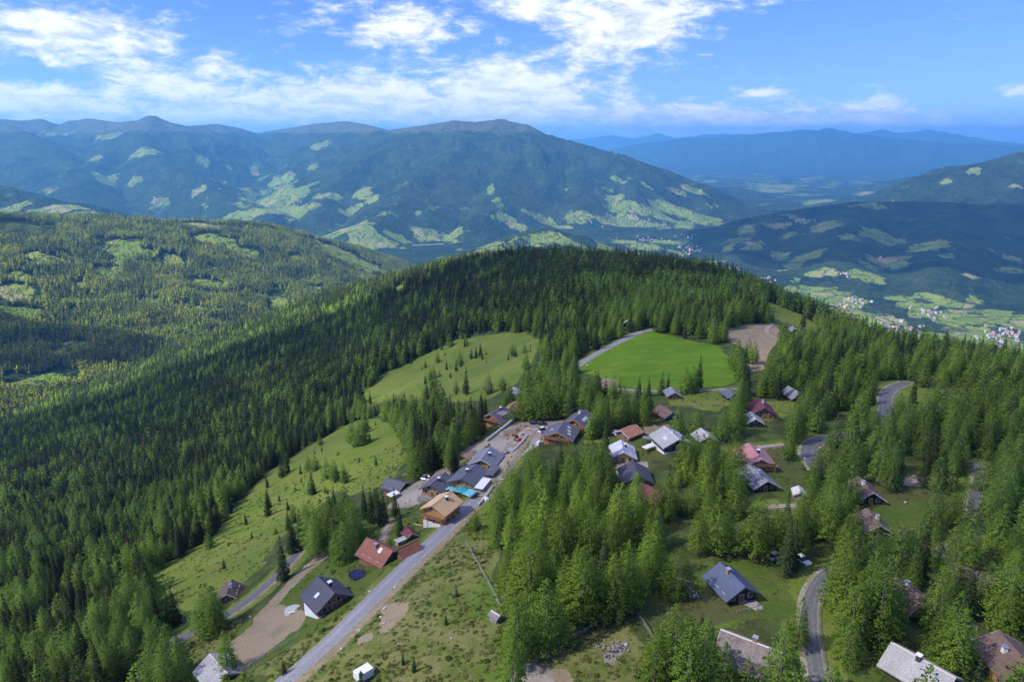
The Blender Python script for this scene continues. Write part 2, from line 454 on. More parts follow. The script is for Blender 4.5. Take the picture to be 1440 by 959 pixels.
# ---------------------------------------------------------------- open ground, roads (outlines measured in the photograph, laid on the ground)
def in_poly(px, py, poly):
    inside = np.zeros(np.shape(px), bool); n = len(poly)
    for i in range(n):
        x0, y0 = poly[i]; x1, y1 = poly[(i + 1) % n]
        if y0 == y1:
            continue
        c = ((y0 > py) != (y1 > py)) & (px < (x1 - x0) * (py - y0) / (y1 - y0) + x0)
        inside ^= c
    return inside
def dist_line(px, py, line):
    d = np.full(np.shape(px), 1e9)
    for (x0, y0), (x1, y1) in zip(line[:-1], line[1:]):
        dx, dy = x1 - x0, y1 - y0
        t = np.clip(((px - x0) * dx + (py - y0) * dy) / (dx * dx + dy * dy + 1e-9), 0, 1)
        d = np.minimum(d, np.hypot(px - x0 - t * dx, py - y0 - t * dy))
    return d
def smooth_line(pts, step=2.5):
    P = np.asarray(pts, float)
    for _ in range(3):
        Q = [P[0]]
        for a, b in zip(P[:-1], P[1:]):
            Q += [a * .75 + b * .25, a * .25 + b * .75]
        Q.append(P[-1]); P = np.array(Q)
    s = np.r_[0, np.cumsum(np.hypot(*(P[1:] - P[:-1]).T))]
    t = np.arange(0, s[-1], step)
    return np.c_[np.interp(t, s, P[:, 0]), np.interp(t, s, P[:, 1])]
def ground_xy(pxs):
    return at_many(pxs)[:, :2]
POLY_PX = {
 'bright': [[(803, 522), (838, 498), (880, 478), (917, 465), (960, 476), (1010, 487), (1022, 500), (1036, 515), (1040, 536), (1010, 546), (960, 547), (905, 547), (868, 541), (838, 528)]],
 'meadow': [[(500, 560), (545, 525), (600, 497), (640, 478), (700, 468), (742, 468), (762, 480), (750, 505), (725, 540), (690, 560), (640, 567), (600, 562), (560, 560), (520, 570)],
            [(380, 662), (430, 628), (500, 592), (530, 588), (562, 616), (574, 642), (552, 672), (522, 692), (470, 692), (440, 722), (410, 742), (388, 760), (374, 792), (332, 832), (270, 862), (236, 850), (198, 815), (250, 786), (300, 752), (345, 700)],
            [(1065, 425), (1092, 430), (1130, 445), (1165, 460), (1140, 466), (1100, 452)],
            [(1255, 544), (1330, 546), (1420, 544), (1432, 556), (1350, 562), (1262, 567)],
            [(470, 600), (520, 592), (530, 605), (470, 625)],
            [(935, 560), (1000, 552), (1040, 562), (1010, 580), (950, 570)],
            [(1040, 568), (1110, 560), (1140, 575), (1100, 590), (1050, 596)]],
 'lawn': [[(905, 830), (950, 798), (1010, 785), (1080, 790), (1108, 820), (1110, 865), (1060, 880), (990, 878), (945, 868), (915, 850)],
          [(1228, 684), (1310, 690), (1322, 720), (1285, 752), (1248, 752), (1225, 715)],
          [(1195, 905), (1262, 892), (1290, 900), (1270, 930), (1230, 959), (1195, 965)],
          [(1285, 880), (1372, 880), (1390, 920), (1330, 925)],
          [(1080, 655), (1140, 648), (1138, 700), (1100, 712), (1085, 690)],
          [(1075, 625), (1110, 628), (1105, 648), (1078, 645)],
          [(340, 882), (400, 830), (435, 800), (480, 778), (515, 790), (540, 800), (520, 830), (480, 866), (430, 900), (380, 925), (345, 945)],
          [(495, 740), (540, 715), (600, 720), (600, 745), (580, 790), (540, 800), (510, 775)],
          [(560, 725), (600, 700), (610, 740), (590, 760)],
          [(855, 618), (915, 612), (935, 640), (900, 655), (860, 650)],
          [(1350, 785), (1400, 785), (1395, 800), (1355, 800)]],
 'heath': [[(400, 975), (470, 912), (540, 848), (610, 780), (655, 735), (682, 722), (698, 760), (690, 810), (702, 870), (722, 925), (705, 975)],
           [(735, 975), (760, 928), (820, 893), (880, 866), (912, 905), (925, 975)],
           [(200, 945), (300, 885), (340, 870), (330, 900), (320, 950), (300, 975), (230, 975)],
           [(345, 950), (440, 890), (520, 830), (560, 790), (575, 790), (530, 838), (460, 905), (400, 960)]],
 'dirt': [[(322, 905), (395, 851), (432, 858), (425, 880), (340, 943), (324, 930)],
          [(356, 870), (398, 826), (440, 788), (466, 768), (472, 776), (440, 800), (400, 838), (364, 880)],
          [(536, 858), (560, 848), (580, 850), (560, 878), (535, 892)], [(505, 895), (528, 884), (525, 900), (500, 908)],
          [(530, 850), (575, 845), (570, 862), (540, 880)],
          [(760, 940), (800, 938), (812, 959), (770, 965)],
          [(1005, 472), (1040, 456), (1085, 456), (1103, 468), (1088, 488), (1070, 508), (1044, 488)],
          [(845, 532), (868, 532), (868, 545), (846, 546)],
          [(905, 598), (945, 598), (940, 606), (905, 612)],
          [(1040, 503), (1080, 498), (1078, 520), (1045, 522)]],
 'earth': [[(700, 645), (722, 618), (742, 600), (752, 606), (742, 626), (716, 656), (704, 662)], [(640, 655), (668, 642), (690, 622), (676, 650), (650, 662)]],
 'gravel': [[(625, 660), (640, 640), (700, 606), (735, 592), (790, 588), (800, 596), (770, 616), (738, 638), (710, 668), (694, 694), (684, 708), (672, 700), (690, 660), (660, 665)],
            [(540, 715), (560, 695), (600, 668), (640, 655), (620, 690), (580, 712)],
            [(700, 975), (730, 940), (752, 931), (772, 936), (785, 975)],
            [(846, 930), (862, 900), (885, 896), (880, 915), (862, 932)],
            [(862, 652), (910, 648), (912, 665), (880, 685), (868, 672)],
            [(1232, 668), (1345, 670), (1345, 680), (1238, 684)]],
}
ROADS_PX = [
 ('asphalt_road', 'asphalt', 6.6, [(396, 968), (430, 938), (470, 903), (510, 862), (560, 812), (610, 765), (650, 724), (676, 698)]),
 ('dirt_road', 'track', 6.0, [(676, 698), (692, 678), (708, 655), (722, 632), (738, 612), (752, 600)]),
 ('lane', 'old_asphalt', 4.4, [(110, 975), (150, 952), (200, 923), (260, 895), (330, 860), (378, 823), (405, 796), (425, 772), (442, 748)]),
 ('winding_road', 'old_asphalt', 5.2, [(1275, 538), (1255, 545), (1243, 558), (1247, 580), (1240, 600), (1215, 610), (1185, 613), (1150, 619), (1134, 633), (1143, 650), (1156, 668)]),
 ('gravel_road', 'old_asphalt', 3.0, [(1372, 650), (1378, 680), (1366, 712), (1373, 738), (1358, 763), (1330, 776), (1290, 783), (1240, 790), (1195, 797), (1165, 804), (1142, 832), (1136, 868), (1141, 905), (1152, 970)]),
 ('meadow_road', 'asphalt', 5.0, [(798, 524), (830, 503), (868, 482), (904, 465), (922, 463)]),
 ('footpath', 'track', 2.0, [(866, 547), (900, 550), (960, 551), (1040, 547)]),
 ('footpath', 'track', 2.2, [(1035, 633), (1070, 629), (1106, 625)]),
 ('footpath', 'track', 3.0, [(1088, 456), (1076, 464), (1082, 472), (1098, 478)]),
 ('footpath', 'track', 1.6, [(538, 760), (544, 742), (551, 728)]),
 ('footpath', 'track', 2.2, [(1085, 713), (1130, 711)]),
]
POLY = {k: [ground_xy(p) for p in v] for k, v in POLY_PX.items()}
ROADS = [(n, m, wd, smooth_line(ground_xy(p))) for n, m, wd, p in ROADS_PX]
FLAT_PTS = []          # filled by the houses (x, y, radius) before the ground is built

def _mask(x, y):
    d = np.full(x.shape, 1e9)
    sel = np.hypot(x, y) < 950
    if sel.any():
        for n, m, wd, ln in ROADS:
            d[sel] = np.minimum(d[sel], dist_line(x[sel], y[sel], ln[::4].tolist() + [ln[-1].tolist()]) - wd / 2)
        for (hx, hy, hr) in FLAT_PTS:
            d[sel] = np.minimum(d[sel], np.hypot(x[sel] - hx, y[sel] - hy) - hr)
    return sstep(d, 1.0, 8.0)
NOISE_MASK = _mask

# far pastures, and faint entries painting the wooded knoll sunlit green: (u, v, half width px, half height px, brightness)
FIELDS_PX = [(170, 350, 22, 10, 1), (150, 383, 12, 6, 1), (245, 366, 14, 7, 1), (290, 398, 20, 7, 1), (300, 338, 24, 8, .9), (275, 318, 38, 4, 1.2), (20, 415, 24, 12, .7), (30, 438, 22, 7, .9), (60, 535, 36, 11, .5),
 (350, 355, 22, 6, .5), (490, 365, 40, 9, 1), (470, 330, 30, 5, 1), (540, 342, 34, 5, .8), (395, 432, 14, 8, .6), (590, 385, 22, 5, .8), (510, 350, 22, 5, .9), (30, 320, 28, 8, .5), (560, 335, 20, 4, .9),
 (85, 292, 30, 4, 1.1), (125, 301, 26, 4, 1.1), (20, 292, 20, 3, .5), (395, 255, 16, 8, .9), (375, 280, 34, 12, .8), (420, 272, 16, 8, .9), (355, 300, 26, 8, .9), (325, 307, 24, 6, .8), (400, 300, 36, 8, .7), (440, 290, 14, 5, .6),
 (190, 255, 10, 8, .5), (150, 255, 16, 8, .4), (205, 213, 20, 6, .7), (135, 222, 8, 4, .6), (285, 225, 9, 6, .8), (320, 236, 5, 3, .8), (357, 238, 6, 6, .8), (225, 285, 12, 12, .4), (280, 268, 10, 6, .6), (450, 202, 16, 5, .6), (440, 232, 8, 6, .6), (85, 186, 24, 5, .6), (155, 190, 20, 4, .5),
 (460, 275, 20, 5, .7), (510, 268, 14, 6, .8), (525, 280, 12, 4, .8), (500, 292, 14, 4, .7), (485, 300, 12, 4, .6),
 (600, 332, 26, 10, .55), (635, 330, 20, 10, .5), (690, 265, 6, 8, .6), (700, 280, 5, 4, .6), (690, 352, 46, 10, .25), (770, 336, 50, 10, .35), (830, 352, 26, 6, .25), (715, 310, 14, 8, .8), (725, 318, 18, 5, 1), (765, 312, 18, 4, 1), (790, 320, 20, 3, .9), (740, 298, 8, 3, .6), (588, 300, 5, 4, .6),  # wide faint knoll entries put the wood's sunlit green into the ground colour
 (865, 281, 14, 6, 1), (885, 291, 30, 5, .9), (820, 302, 16, 6, .9), (810, 308, 20, 5, .9), (845, 309, 12, 5, .9), (880, 304, 18, 6, .7), (925, 302, 30, 3.5, 1.1), (935, 293, 18, 8, 1), (965, 300, 24, 7, .9), (985, 308, 20, 5, .8), (963, 317, 14, 6, 1.3), (900, 316, 34, 5, .9), (870, 316, 20, 5, .8), (955, 270, 14, 4, .9), (975, 268, 18, 3, .9), (870, 253, 12, 3, .8), (910, 262, 12, 3, .5), (985, 305, 22, 4, .8), (1000, 310, 16, 6, .8),
 (905, 348, 26, 6, .7), (880, 340, 20, 3, .7), (940, 341, 26, 3, .7), (985, 369, 24, 4, .7), (1010, 385, 24, 6, .6), (900, 358, 20, 4, .6), (850, 345, 14, 5, .6),
 (1050, 322, 14, 8, .55), (1090, 318, 22, 5, .55), (1160, 318, 24, 7, .55), (1080, 318, 10, 3, .4), (1195, 334, 14, 5, .6), (1240, 333, 28, 9, .75), (1308, 345, 24, 7, .8), (1255, 370, 20, 9, .75), (1232, 367, 14, 4, .7), (1220, 387, 22, 7, .7), (1130, 364, 24, 7, .7), (1095, 362, 14, 7, .6), (1150, 384, 24, 6, .7), (1025, 350, 10, 5, .6), (1060, 345, 16, 8, .4), (1330, 360, 12, 5, .45), (1365, 388, 10, 5, .4), (1425, 364, 14, 5, .5), (1110, 330, 12, 4, .4), (1115, 375, 14, 4, .5),
 (1370, 240, 8, 5, .6), (1330, 256, 7, 4, .6), (1430, 262, 8, 4, .4), (1145, 285, 16, 4, .7), (1165, 282, 10, 3, .7), (1215, 273, 14, 2, .6), (1085, 268, 20, 3, .7), (1095, 262, 30, 3, .5),
 (1200, 445, 40, 10, .9), (1190, 425, 34, 7, .8), (1160, 414, 36, 7, .8), (1130, 408, 24, 6, .8), (1240, 452, 32, 9, .9), (1290, 430, 24, 5, .8), (1340, 428, 26, 6, .8), (1355, 450, 30, 7, .8), (1370, 466, 30, 8, 1), (1330, 475, 20, 6, .9), (1380, 480, 36, 12, .9), (1400, 440, 20, 5, .7), (1425, 455, 24, 8, .8), (1430, 490, 24, 10, .8), (1300, 470, 20, 5, .8), (1265, 420, 20, 4, .7), (1310, 418, 20, 4, .7), (1370, 422, 10, 5, .7), (1180, 440, 30, 10, .8)]
VILLAGES_PX = [('houses of the town in the valley gorge', 968, 352, 12, 12, 46), ('houses of the town in the valley gorge', 960, 342, 8, 8, 16), ('houses along the valley road', 1005, 378, 22, 4, 26), ('houses of the hamlet under the wooded ridge', 1078, 396, 12, 4, 14),
 ('houses of the village among valley fields', 1200, 427, 14, 5, 26), ('houses of the hamlet by the valley trees', 1310, 440, 18, 7, 26), ('houses of the village behind the ridge trees', 1262, 463, 20, 7, 34), ('houses of the large village on the valley floor', 1415, 472, 26, 9, 56),
 ('farmhouses on the slope pastures', 1192, 386, 6, 3, 9), ('farmhouses on the slope pastures', 1240, 365, 5, 2, 6), ('houses of the village below the wooded knoll', 880, 357, 10, 4, 16), ('farmhouses scattered on the sunny terrace', 900, 312, 44, 6, 34), ('houses of the village on the valley terrace', 915, 338, 22, 3, 22),
 ('farmhouses in the high side valley', 400, 283, 26, 14, 20), ('farmhouses on the opposite hill', 500, 333, 40, 4, 12), ('farmhouses by the far pastures', 1130, 312, 18, 3, 9)]

# ---------------------------------------------------------------- ground materials
def ground_material(name, near):
    m, t, out = new_mat(name)
    geo = t.n('ShaderNodeNewGeometry'); pos = geo.outputs['Position']
    if near:
        c1 = t.attr('cls'); sp = t.n('ShaderNodeSeparateColor'); t.t.links.new(c1.outputs['Color'], sp.inputs[0])
        c2 = t.attr('cls2'); sp2 = t.n('ShaderNodeSeparateColor'); t.t.links.new(c2.outputs['Color'], sp2.inputs[0])
        nA = t.noise(pos, 0.9, 5, 0.6); nB = t.noise(pos, 0.16, 4, 0.55); nC = t.noise(pos, 0.035, 4, 0.5); nD = t.noise(pos, 3.2, 3, 0.6)
        edge = t.math('MULTIPLY', t.math('SUBTRACT', nA, 0.5), 0.9)
        def msk(s):
            return t.ss(t.math('ADD', s, edge), 0.38, 0.62)
        floor = t.mix(t.ss(nB, 0.35, 0.7), (0.045, 0.062, 0.018), (0.085, 0.115, 0.028))
        floor = t.mix(t.ss(nA, 0.55, 0.75), floor, (0.11, 0.11, 0.045))
        mead = t.mix(t.ss(nB, 0.3, 0.7), (0.125, 0.20, 0.018), (0.19, 0.235, 0.034))
        mead = t.mix(t.ss(nC, 0.4, 0.6), mead, (0.10, 0.18, 0.014)); wv0 = t.n('ShaderNodeMapping'); t.t.links.new(pos, wv0.inputs[0]); wv0.inputs['Scale'].default_value = (0.05, 0.32, 0); wv0.inputs['Rotation'].default_value = (0, 0, 0.65); mead = t.mix(t.ss(t.noise(wv0.outputs[0], 1.0, 5, 0.65), 0.44, 0.62), mead, (0.175, 0.185, 0.045))
        mead = t.mix(t.ss(nA, 0.52, 0.75), mead, (0.18, 0.18, 0.055))
        mead = t.mix(t.ss(nD, 0.54, 0.74), mead, (0.042, 0.065, 0.016))
        lawn = t.mix(t.ss(nB, 0.3, 0.7), (0.065, 0.12, 0.014), (0.10, 0.14, 0.025))
        lawn = t.mix(t.ss(nA, 0.46, 0.7), lawn, (0.115, 0.12, 0.035)); lawn = t.mix(t.ss(nC, 0.5, 0.62), lawn, (0.10, 0.105, 0.035)); lawn = t.mix(t.ss(nD, 0.54, 0.74), lawn, (0.035, 0.06, 0.012))
        bri = t.mix(t.ss(nB, 0.3, 0.7), (0.10, 0.21, 0.008), (0.125, 0.235, 0.012))
        bri = t.mix(t.ss(nC, 0.4, 0.7), bri, (0.145, 0.22, 0.018))
        mpw = t.n('ShaderNodeMapping'); t.t.links.new(pos, mpw.inputs[0]); mpw.inputs['Scale'].default_value = (0.035, 0.085, 0); mpw.inputs['Rotation'].default_value = (0, 0, 0.3)
        wv = t.noise(mpw.outputs[0], 1.0, 4, 0.6); bri = t.mix(t.ss(wv, 0.42, 0.62), bri, (0.088, 0.185, 0.008)); bri = t.mix(t.ss(nA, 0.58, 0.75), bri, (0.14, 0.205, 0.02)); bri = t.mix(t.ss(nD, 0.5, 0.75), bri, (0.065, 0.155, 0.008))
        hea = t.mix(t.ss(nB, 0.38, 0.62), (0.105, 0.14, 0.024), (0.185, 0.185, 0.055))
        hea = t.mix(t.ss(nA, 0.5, 0.72), hea, (0.23, 0.20, 0.10))
        hea = t.mix(t.ss(nC, 0.53, 0.66), hea, (0.09, 0.16, 0.018))
        hea = t.mix(t.ss(nD, 0.56, 0.74), hea, (0.035, 0.05, 0.015))
        dirt = t.mix(nA, (0.22, 0.17, 0.10), (0.36, 0.29, 0.19)); dirt = t.mix(t.ss(nB, 0.45, 0.7), dirt, (0.24, 0.19, 0.12))
        dirt = t.mix(t.ss(nD, 0.58, 0.74), dirt, (0.13, 0.115, 0.065)); dirt = t.mix(t.ss(nC, 0.5, 0.6), dirt, (0.30, 0.235, 0.15))
        gra = t.mix(nA, (0.20, 0.17, 0.14), (0.33, 0.29, 0.25)); gra = t.mix(t.ss(nB, 0.46, 0.62), gra, (0.24, 0.18, 0.12)); gra = t.mix(t.ss(nC, 0.5, 0.6), gra, (0.36, 0.31, 0.25)); gra = t.mix(t.ss(nA, 0.58, 0.7), gra, (0.16, 0.135, 0.10)); gra = t.mix(t.ss(nD, 0.55, 0.8), gra, (0.42, 0.40, 0.38))
        col = t.mix(msk(sp.outputs[0]), floor, mead)
        col = t.mix(msk(sp2.outputs[1]), col, hea)
        col = t.mix(msk(sp2.outputs[0]), col, lawn)
        col = t.mix(msk(sp.outputs[1]), col, bri)
        col = t.mix(msk(sp.outputs[2]), col, dirt)
        col = t.mix(msk(sp2.outputs[2]), col, gra)
        h = t.math('ADD', t.math('MULTIPLY', nA, 0.6), t.math('MULTIPLY', nD, 0.25))
        finish(t, out, col, 0.95, t.bump(h, 0.7, 0.8), 0.1)
        return m
    fa = t.attr('field').outputs['Fac']
    alp = t.attr('alpine').outputs['Fac']
    n1 = t.noise(pos, 0.0035, 6, 0.6); n2 = t.noise(pos, 0.022, 5, 0.65); n3 = t.noise(pos, 0.11, 4, 0.6)
    forest = t.mix(t.ss(n1, 0.35, 0.65), (0.011, 0.026, 0.014), (0.042, 0.064, 0.024))
    forest = t.mix(t.ss(n2, 0.45, 0.75), forest, (0.055, 0.085, 0.028))
    forest = t.mix(t.ss(n3, 0.4, 0.7), t.mix(0.6, forest, (0.008, 0.014, 0.008)), forest)
    wn = t.n('ShaderNodeTexNoise'); t.put(wn.inputs['Vector'], pos); t.put(wn.inputs['Scale'], 0.006); t.put(wn.inputs['Detail'], 4)
    vm = t.n('ShaderNodeVectorMath', operation='MULTIPLY_ADD'); t.t.links.new(wn.outputs['Color'], vm.inputs[0]); vm.inputs[1].default_value = (150, 150, 0); t.t.links.new(pos, vm.inputs[2])
    vor = t.n('ShaderNodeTexVoronoi'); t.put(vor.inputs['Vector'], vm.outputs[0]); t.put(vor.inputs['Scale'], 0.0085); t.put(vor.inputs['Randomness'], 1.0)
    sv = t.n('ShaderNodeSeparateColor'); t.t.links.new(vor.outputs['Color'], sv.inputs[0])
    grass = t.mix(sv.outputs[0], (0.11, 0.17, 0.028), (0.18, 0.22, 0.045)); grass = t.mix(t.ss(sv.outputs[1], 0.84, 0.86), grass, (0.22, 0.21, 0.10))
    grass = t.mix(t.ss(n2, 0.4, 0.7), grass, t.mix(0.5, grass, (0.11, 0.15, 0.035)))
    grass = t.mix(t.ss(n3, 0.58, 0.66), grass, (0.05, 0.08, 0.025))
    fe = t.math('ADD', fa, t.math('ADD', t.math('MULTIPLY', t.math('SUBTRACT', n2, 0.5), 1.15), t.math('MULTIPLY', t.math('SUBTRACT', n3, 0.5), 0.55)))
    v2 = t.n('ShaderNodeTexVoronoi', feature='DISTANCE_TO_EDGE'); t.put(v2.inputs['Vector'], vm.outputs[0]); t.put(v2.inputs['Scale'], 0.0085)
    gate = t.ss(t.noise(pos, 0.012, 3, 0.6), 0.46, 0.56)
    hedge = t.math('MAXIMUM', gate, t.ss(t.math('ADD', v2.outputs[0], t.math('MULTIPLY', t.math('SUBTRACT', n3, 0.5), 0.16)), 0.02, 0.06))
    fm = t.math('MULTIPLY', t.ss(fe, 0.50, 0.62), t.math('MULTIPLY_ADD', hedge, 0.8, 0.2))
    thin = t.ss(t.noise(pos, 0.0075, 5, 0.65), 0.58, 0.72)
    forest = t.mix(t.math('MULTIPLY', thin, 0.5), forest, (0.105, 0.14, 0.05))
    col = t.mix(fm, forest, grass)
    # clearings, thin wood high up, rock and turf above the tree line
    ae = t.math('ADD', alp, t.math('MULTIPLY', t.math('SUBTRACT', n1, 0.5), 0.9))
    turf = t.mix(t.ss(n2, 0.35, 0.65), (0.045, 0.058, 0.035), (0.085, 0.082, 0.055))
    col = t.mix(t.ss(ae, 0.45, 0.75), col, turf)
    h = t.math('ADD', t.math('MULTIPLY', n2, 55.0), t.math('ADD', t.math('MULTIPLY', n3, 16.0), t.math('MULTIPLY', n1, 120.0)))
    nrm = t.bump(h, 0.8, 1.0)
    finish(t, out, col, 1.0, nrm, 0.0)
    return m

def tri_material(name, cols, scale, rough=0.85, bump=0.3, spec=0.2):
    m, t, out = new_mat(name)
    geo = t.n('ShaderNodeNewGeometry'); pos = geo.outputs['Position']
    a = t.noise(pos, scale, 5, 0.6); b = t.noise(pos, scale * 0.13, 3, 0.5)
    c = t.mix(t.ss(a, 0.3, 0.7), cols[0], cols[1])
    if len(cols) > 2:
        c = t.mix(t.ss(b, 0.4, 0.7), c, cols[2])
    finish(t, out, c, rough, t.bump(a, bump, 0.2), spec)
    return m
# ---------------------------------------------------------------- ground meshes
def build_ground():
    azs = np.unique(np.concatenate([np.linspace(-62, -41, 26), np.linspace(-41, 41, 760), np.linspace(41, 62, 26)]))
    azs = np.radians(azs)
    rs = np.concatenate([np.geomspace(45, 400, 250), np.geomspace(400, 4200, 290)[1:], np.geomspace(4200, 14500, 290)[1:], np.geomspace(14500, 43000, 110)[1:]])
    A, R = np.meshgrid(azs, rs)
    X = R * np.sin(A); Y = R * np.cos(A)
    Z, G = hz(X, Y, want_id=True)
    nr, na = X.shape
    xf, yf = X.ravel(), Y.ravel()
    near = np.hypot(xf, yf) < 1300
    def cls(keys, soft=1.2):
        v = np.zeros(xf.shape, np.float32)
        xs, ys = xf[near], yf[near]
        wv = 1.2 if keys[0] in ('bright', 'gravel', 'dirt', 'earth') else 3.5
        xs, ys = xs + wv * fbm(xs, ys, 14, 3, 43), ys + wv * fbm(xs, ys, 14, 3, 44)
        for k in keys:
            for p in POLY[k]:
                v[near] = np.maximum(v[near], in_poly(xs, ys, p.tolist()).astype(np.float32))
        return v
    def blur(v):
        g = v.reshape(nr, na)
        for _ in range(2):
            g = (np.roll(g, 1, 0) + np.roll(g, -1, 0) + 2 * g) / 4
            g = (np.roll(g, 1, 1) + np.roll(g, -1, 1) + 2 * g) / 4
        return g.ravel()
    road_d = np.full(xf.shape, 1e9)
    for n, m, wd, ln in ROADS:
        s = near & (np.abs(xf - ln[:, 0].mean()) < np.ptp(ln[:, 0]) / 2 + 20) & (np.abs(yf - ln[:, 1].mean()) < np.ptp(ln[:, 1]) / 2 + 20)
        road_d[s] = np.minimum(road_d[s], dist_line(xf[s], yf[s], ln[::2].tolist() + [ln[-1].tolist()]) - wd / 2)
    mead = blur(cls(['meadow'])); bri = blur(cls(['bright'])); dirt = blur(cls(['dirt'])); lawn = blur(cls(['lawn'])); heath = blur(cls(['heath'])); gra = blur(cls(['gravel']))
    earth = blur(cls(['earth'])); gra = np.where(earth > .3, gra * .2, gra)
    dirt = np.maximum(np.maximum(dirt, earth * .6), 0.62 * (1 - sstep(road_d, 0.3, 2.2)))
    verge = 0.62 * (1 - sstep(road_d, 2.5, 7)); mead = np.maximum(mead, verge)
    # small grassy gaps in the woods
    gap = sstep(fbm(xf, yf, 26, 3, 41), 0.25, 0.5) * 0.8
    mead = np.where(near & (xf > -60), np.maximum(mead, gap), mead)
    # a darker path line across the upper meadow
    field = np.zeros(xf.shape, np.float32)
    pts = at_many([(f[0], f[1]) for f in FIELDS_PX])
    p2 = at_many([(f[0], f[1] + f[3]) for f in FIELDS_PX]); p3 = at_many([(f[0], f[1] - f[3]) for f in FIELDS_PX])
    for (u, v, ru, rv, br), c, lo, hi in zip(FIELDS_PX, pts, p2, p3):
        dist = np.hypot(c[0], c[1]); rx = ru * dist / F
        ry = max(min(0.5 * abs(np.hypot(lo[0], lo[1]) - np.hypot(hi[0], hi[1])), 5 * rx), rx * 0.5)
        s = (np.abs(xf - c[0]) < 2 * (rx + ry)) & (np.abs(yf - c[1]) < 2 * (rx + ry))
        if not s.any():
            continue
        ux, uy = c[0] / dist, c[1] / dist
        dx = xf[s] - c[0]; dy = yf[s] - c[1]
        rad = (dx * ux + dy * uy) / ry; lat = (dx * uy - dy * ux) / rx
        wob = fbm(xf[s], yf[s], max(rx, 40) * 0.8, 3, 51) * 0.7
        e = (np.abs(rad) ** 2.6 + np.abs(lat) ** 2.6) ** (1 / 2.6) + wob
        field[s] = np.maximum(field[s], np.clip(1.5 - e, 0, 1) * min(1, 0.55 + 0.45 * br))
    flat = (G.ravel() == 2)
    fl = fbm(xf, yf, 420, 3, 52)
    field = np.where(flat, np.maximum(field, sstep(fl, -0.35, 0.0) * 0.66), field)
    cut = (G.ravel() == 1) & (np.hypot(xf, yf) < 4600)
    cl = sstep(fbm(xf, yf, 130, 3, 93), .12, .34); field = np.where(cut, np.maximum(field, cl * .7), field)
    lowslope = (G.ravel() >= 3) & (Z.ravel() < -430)
    field = np.where(lowslope, np.maximum(field, sstep(fbm(xf, yf, 330, 4, 53), 0.24, 0.36) * 0.62), field)
    field = np.where(G.ravel() == 5, 0, field)
    alp = np.where(G.ravel() >= 4, sstep(Z.ravel(), -60, 190), 0)
    alp = np.where(G.ravel() == 5, sstep(Z.ravel(), 60, 330) * 0.5, alp).astype(np.float32)
    idx = np.arange(nr * na).reshape(nr, na)
    Q = np.stack([idx[:-1, :-1], idx[:-1, 1:], idx[1:, 1:], idx[1:, :-1]], -1).reshape(-1, 4)[:, ::-1]
    V = np.c_[xf, yf, Z.ravel()]
    # normals over the whole grid so the sheets shade as one
    gq = G.ravel()[Q]; fg = np.max(gq, 1)
    nm = ground_material('near_ground', True); fm = ground_material('far_land', False)
    for gi, nme in enumerate(GROUPS):
        q = Q[fg == gi]
        if not len(q):
            continue
        used, inv = np.unique(q, return_inverse=True)
        me = np_mesh(nme, V[used], inv.reshape(-1, 4), nm if gi == 0 else fm)
        if gi == 0:
            for an, ch in (('cls', (mead, bri, dirt)), ('cls2', (lawn, heath, gra))):
                at_ = me.attributes.new(an, 'FLOAT_COLOR', 'POINT')
                at_.data.foreach_set('color', np.c_[ch[0][used], ch[1][used], ch[2][used], np.ones(len(used))].astype(np.float32).ravel())
        else:
            for an, ch in (('field', field), ('alpine', alp)):
                at_ = me.attributes.new(an, 'FLOAT', 'POINT'); at_.data.foreach_set('value', ch[used].astype(np.float32))
        o = bpy.data.objects.new(nme, me); COL.objects.link(o); kind(o, 'structure')
    return dict(zip(['field'], [field]))
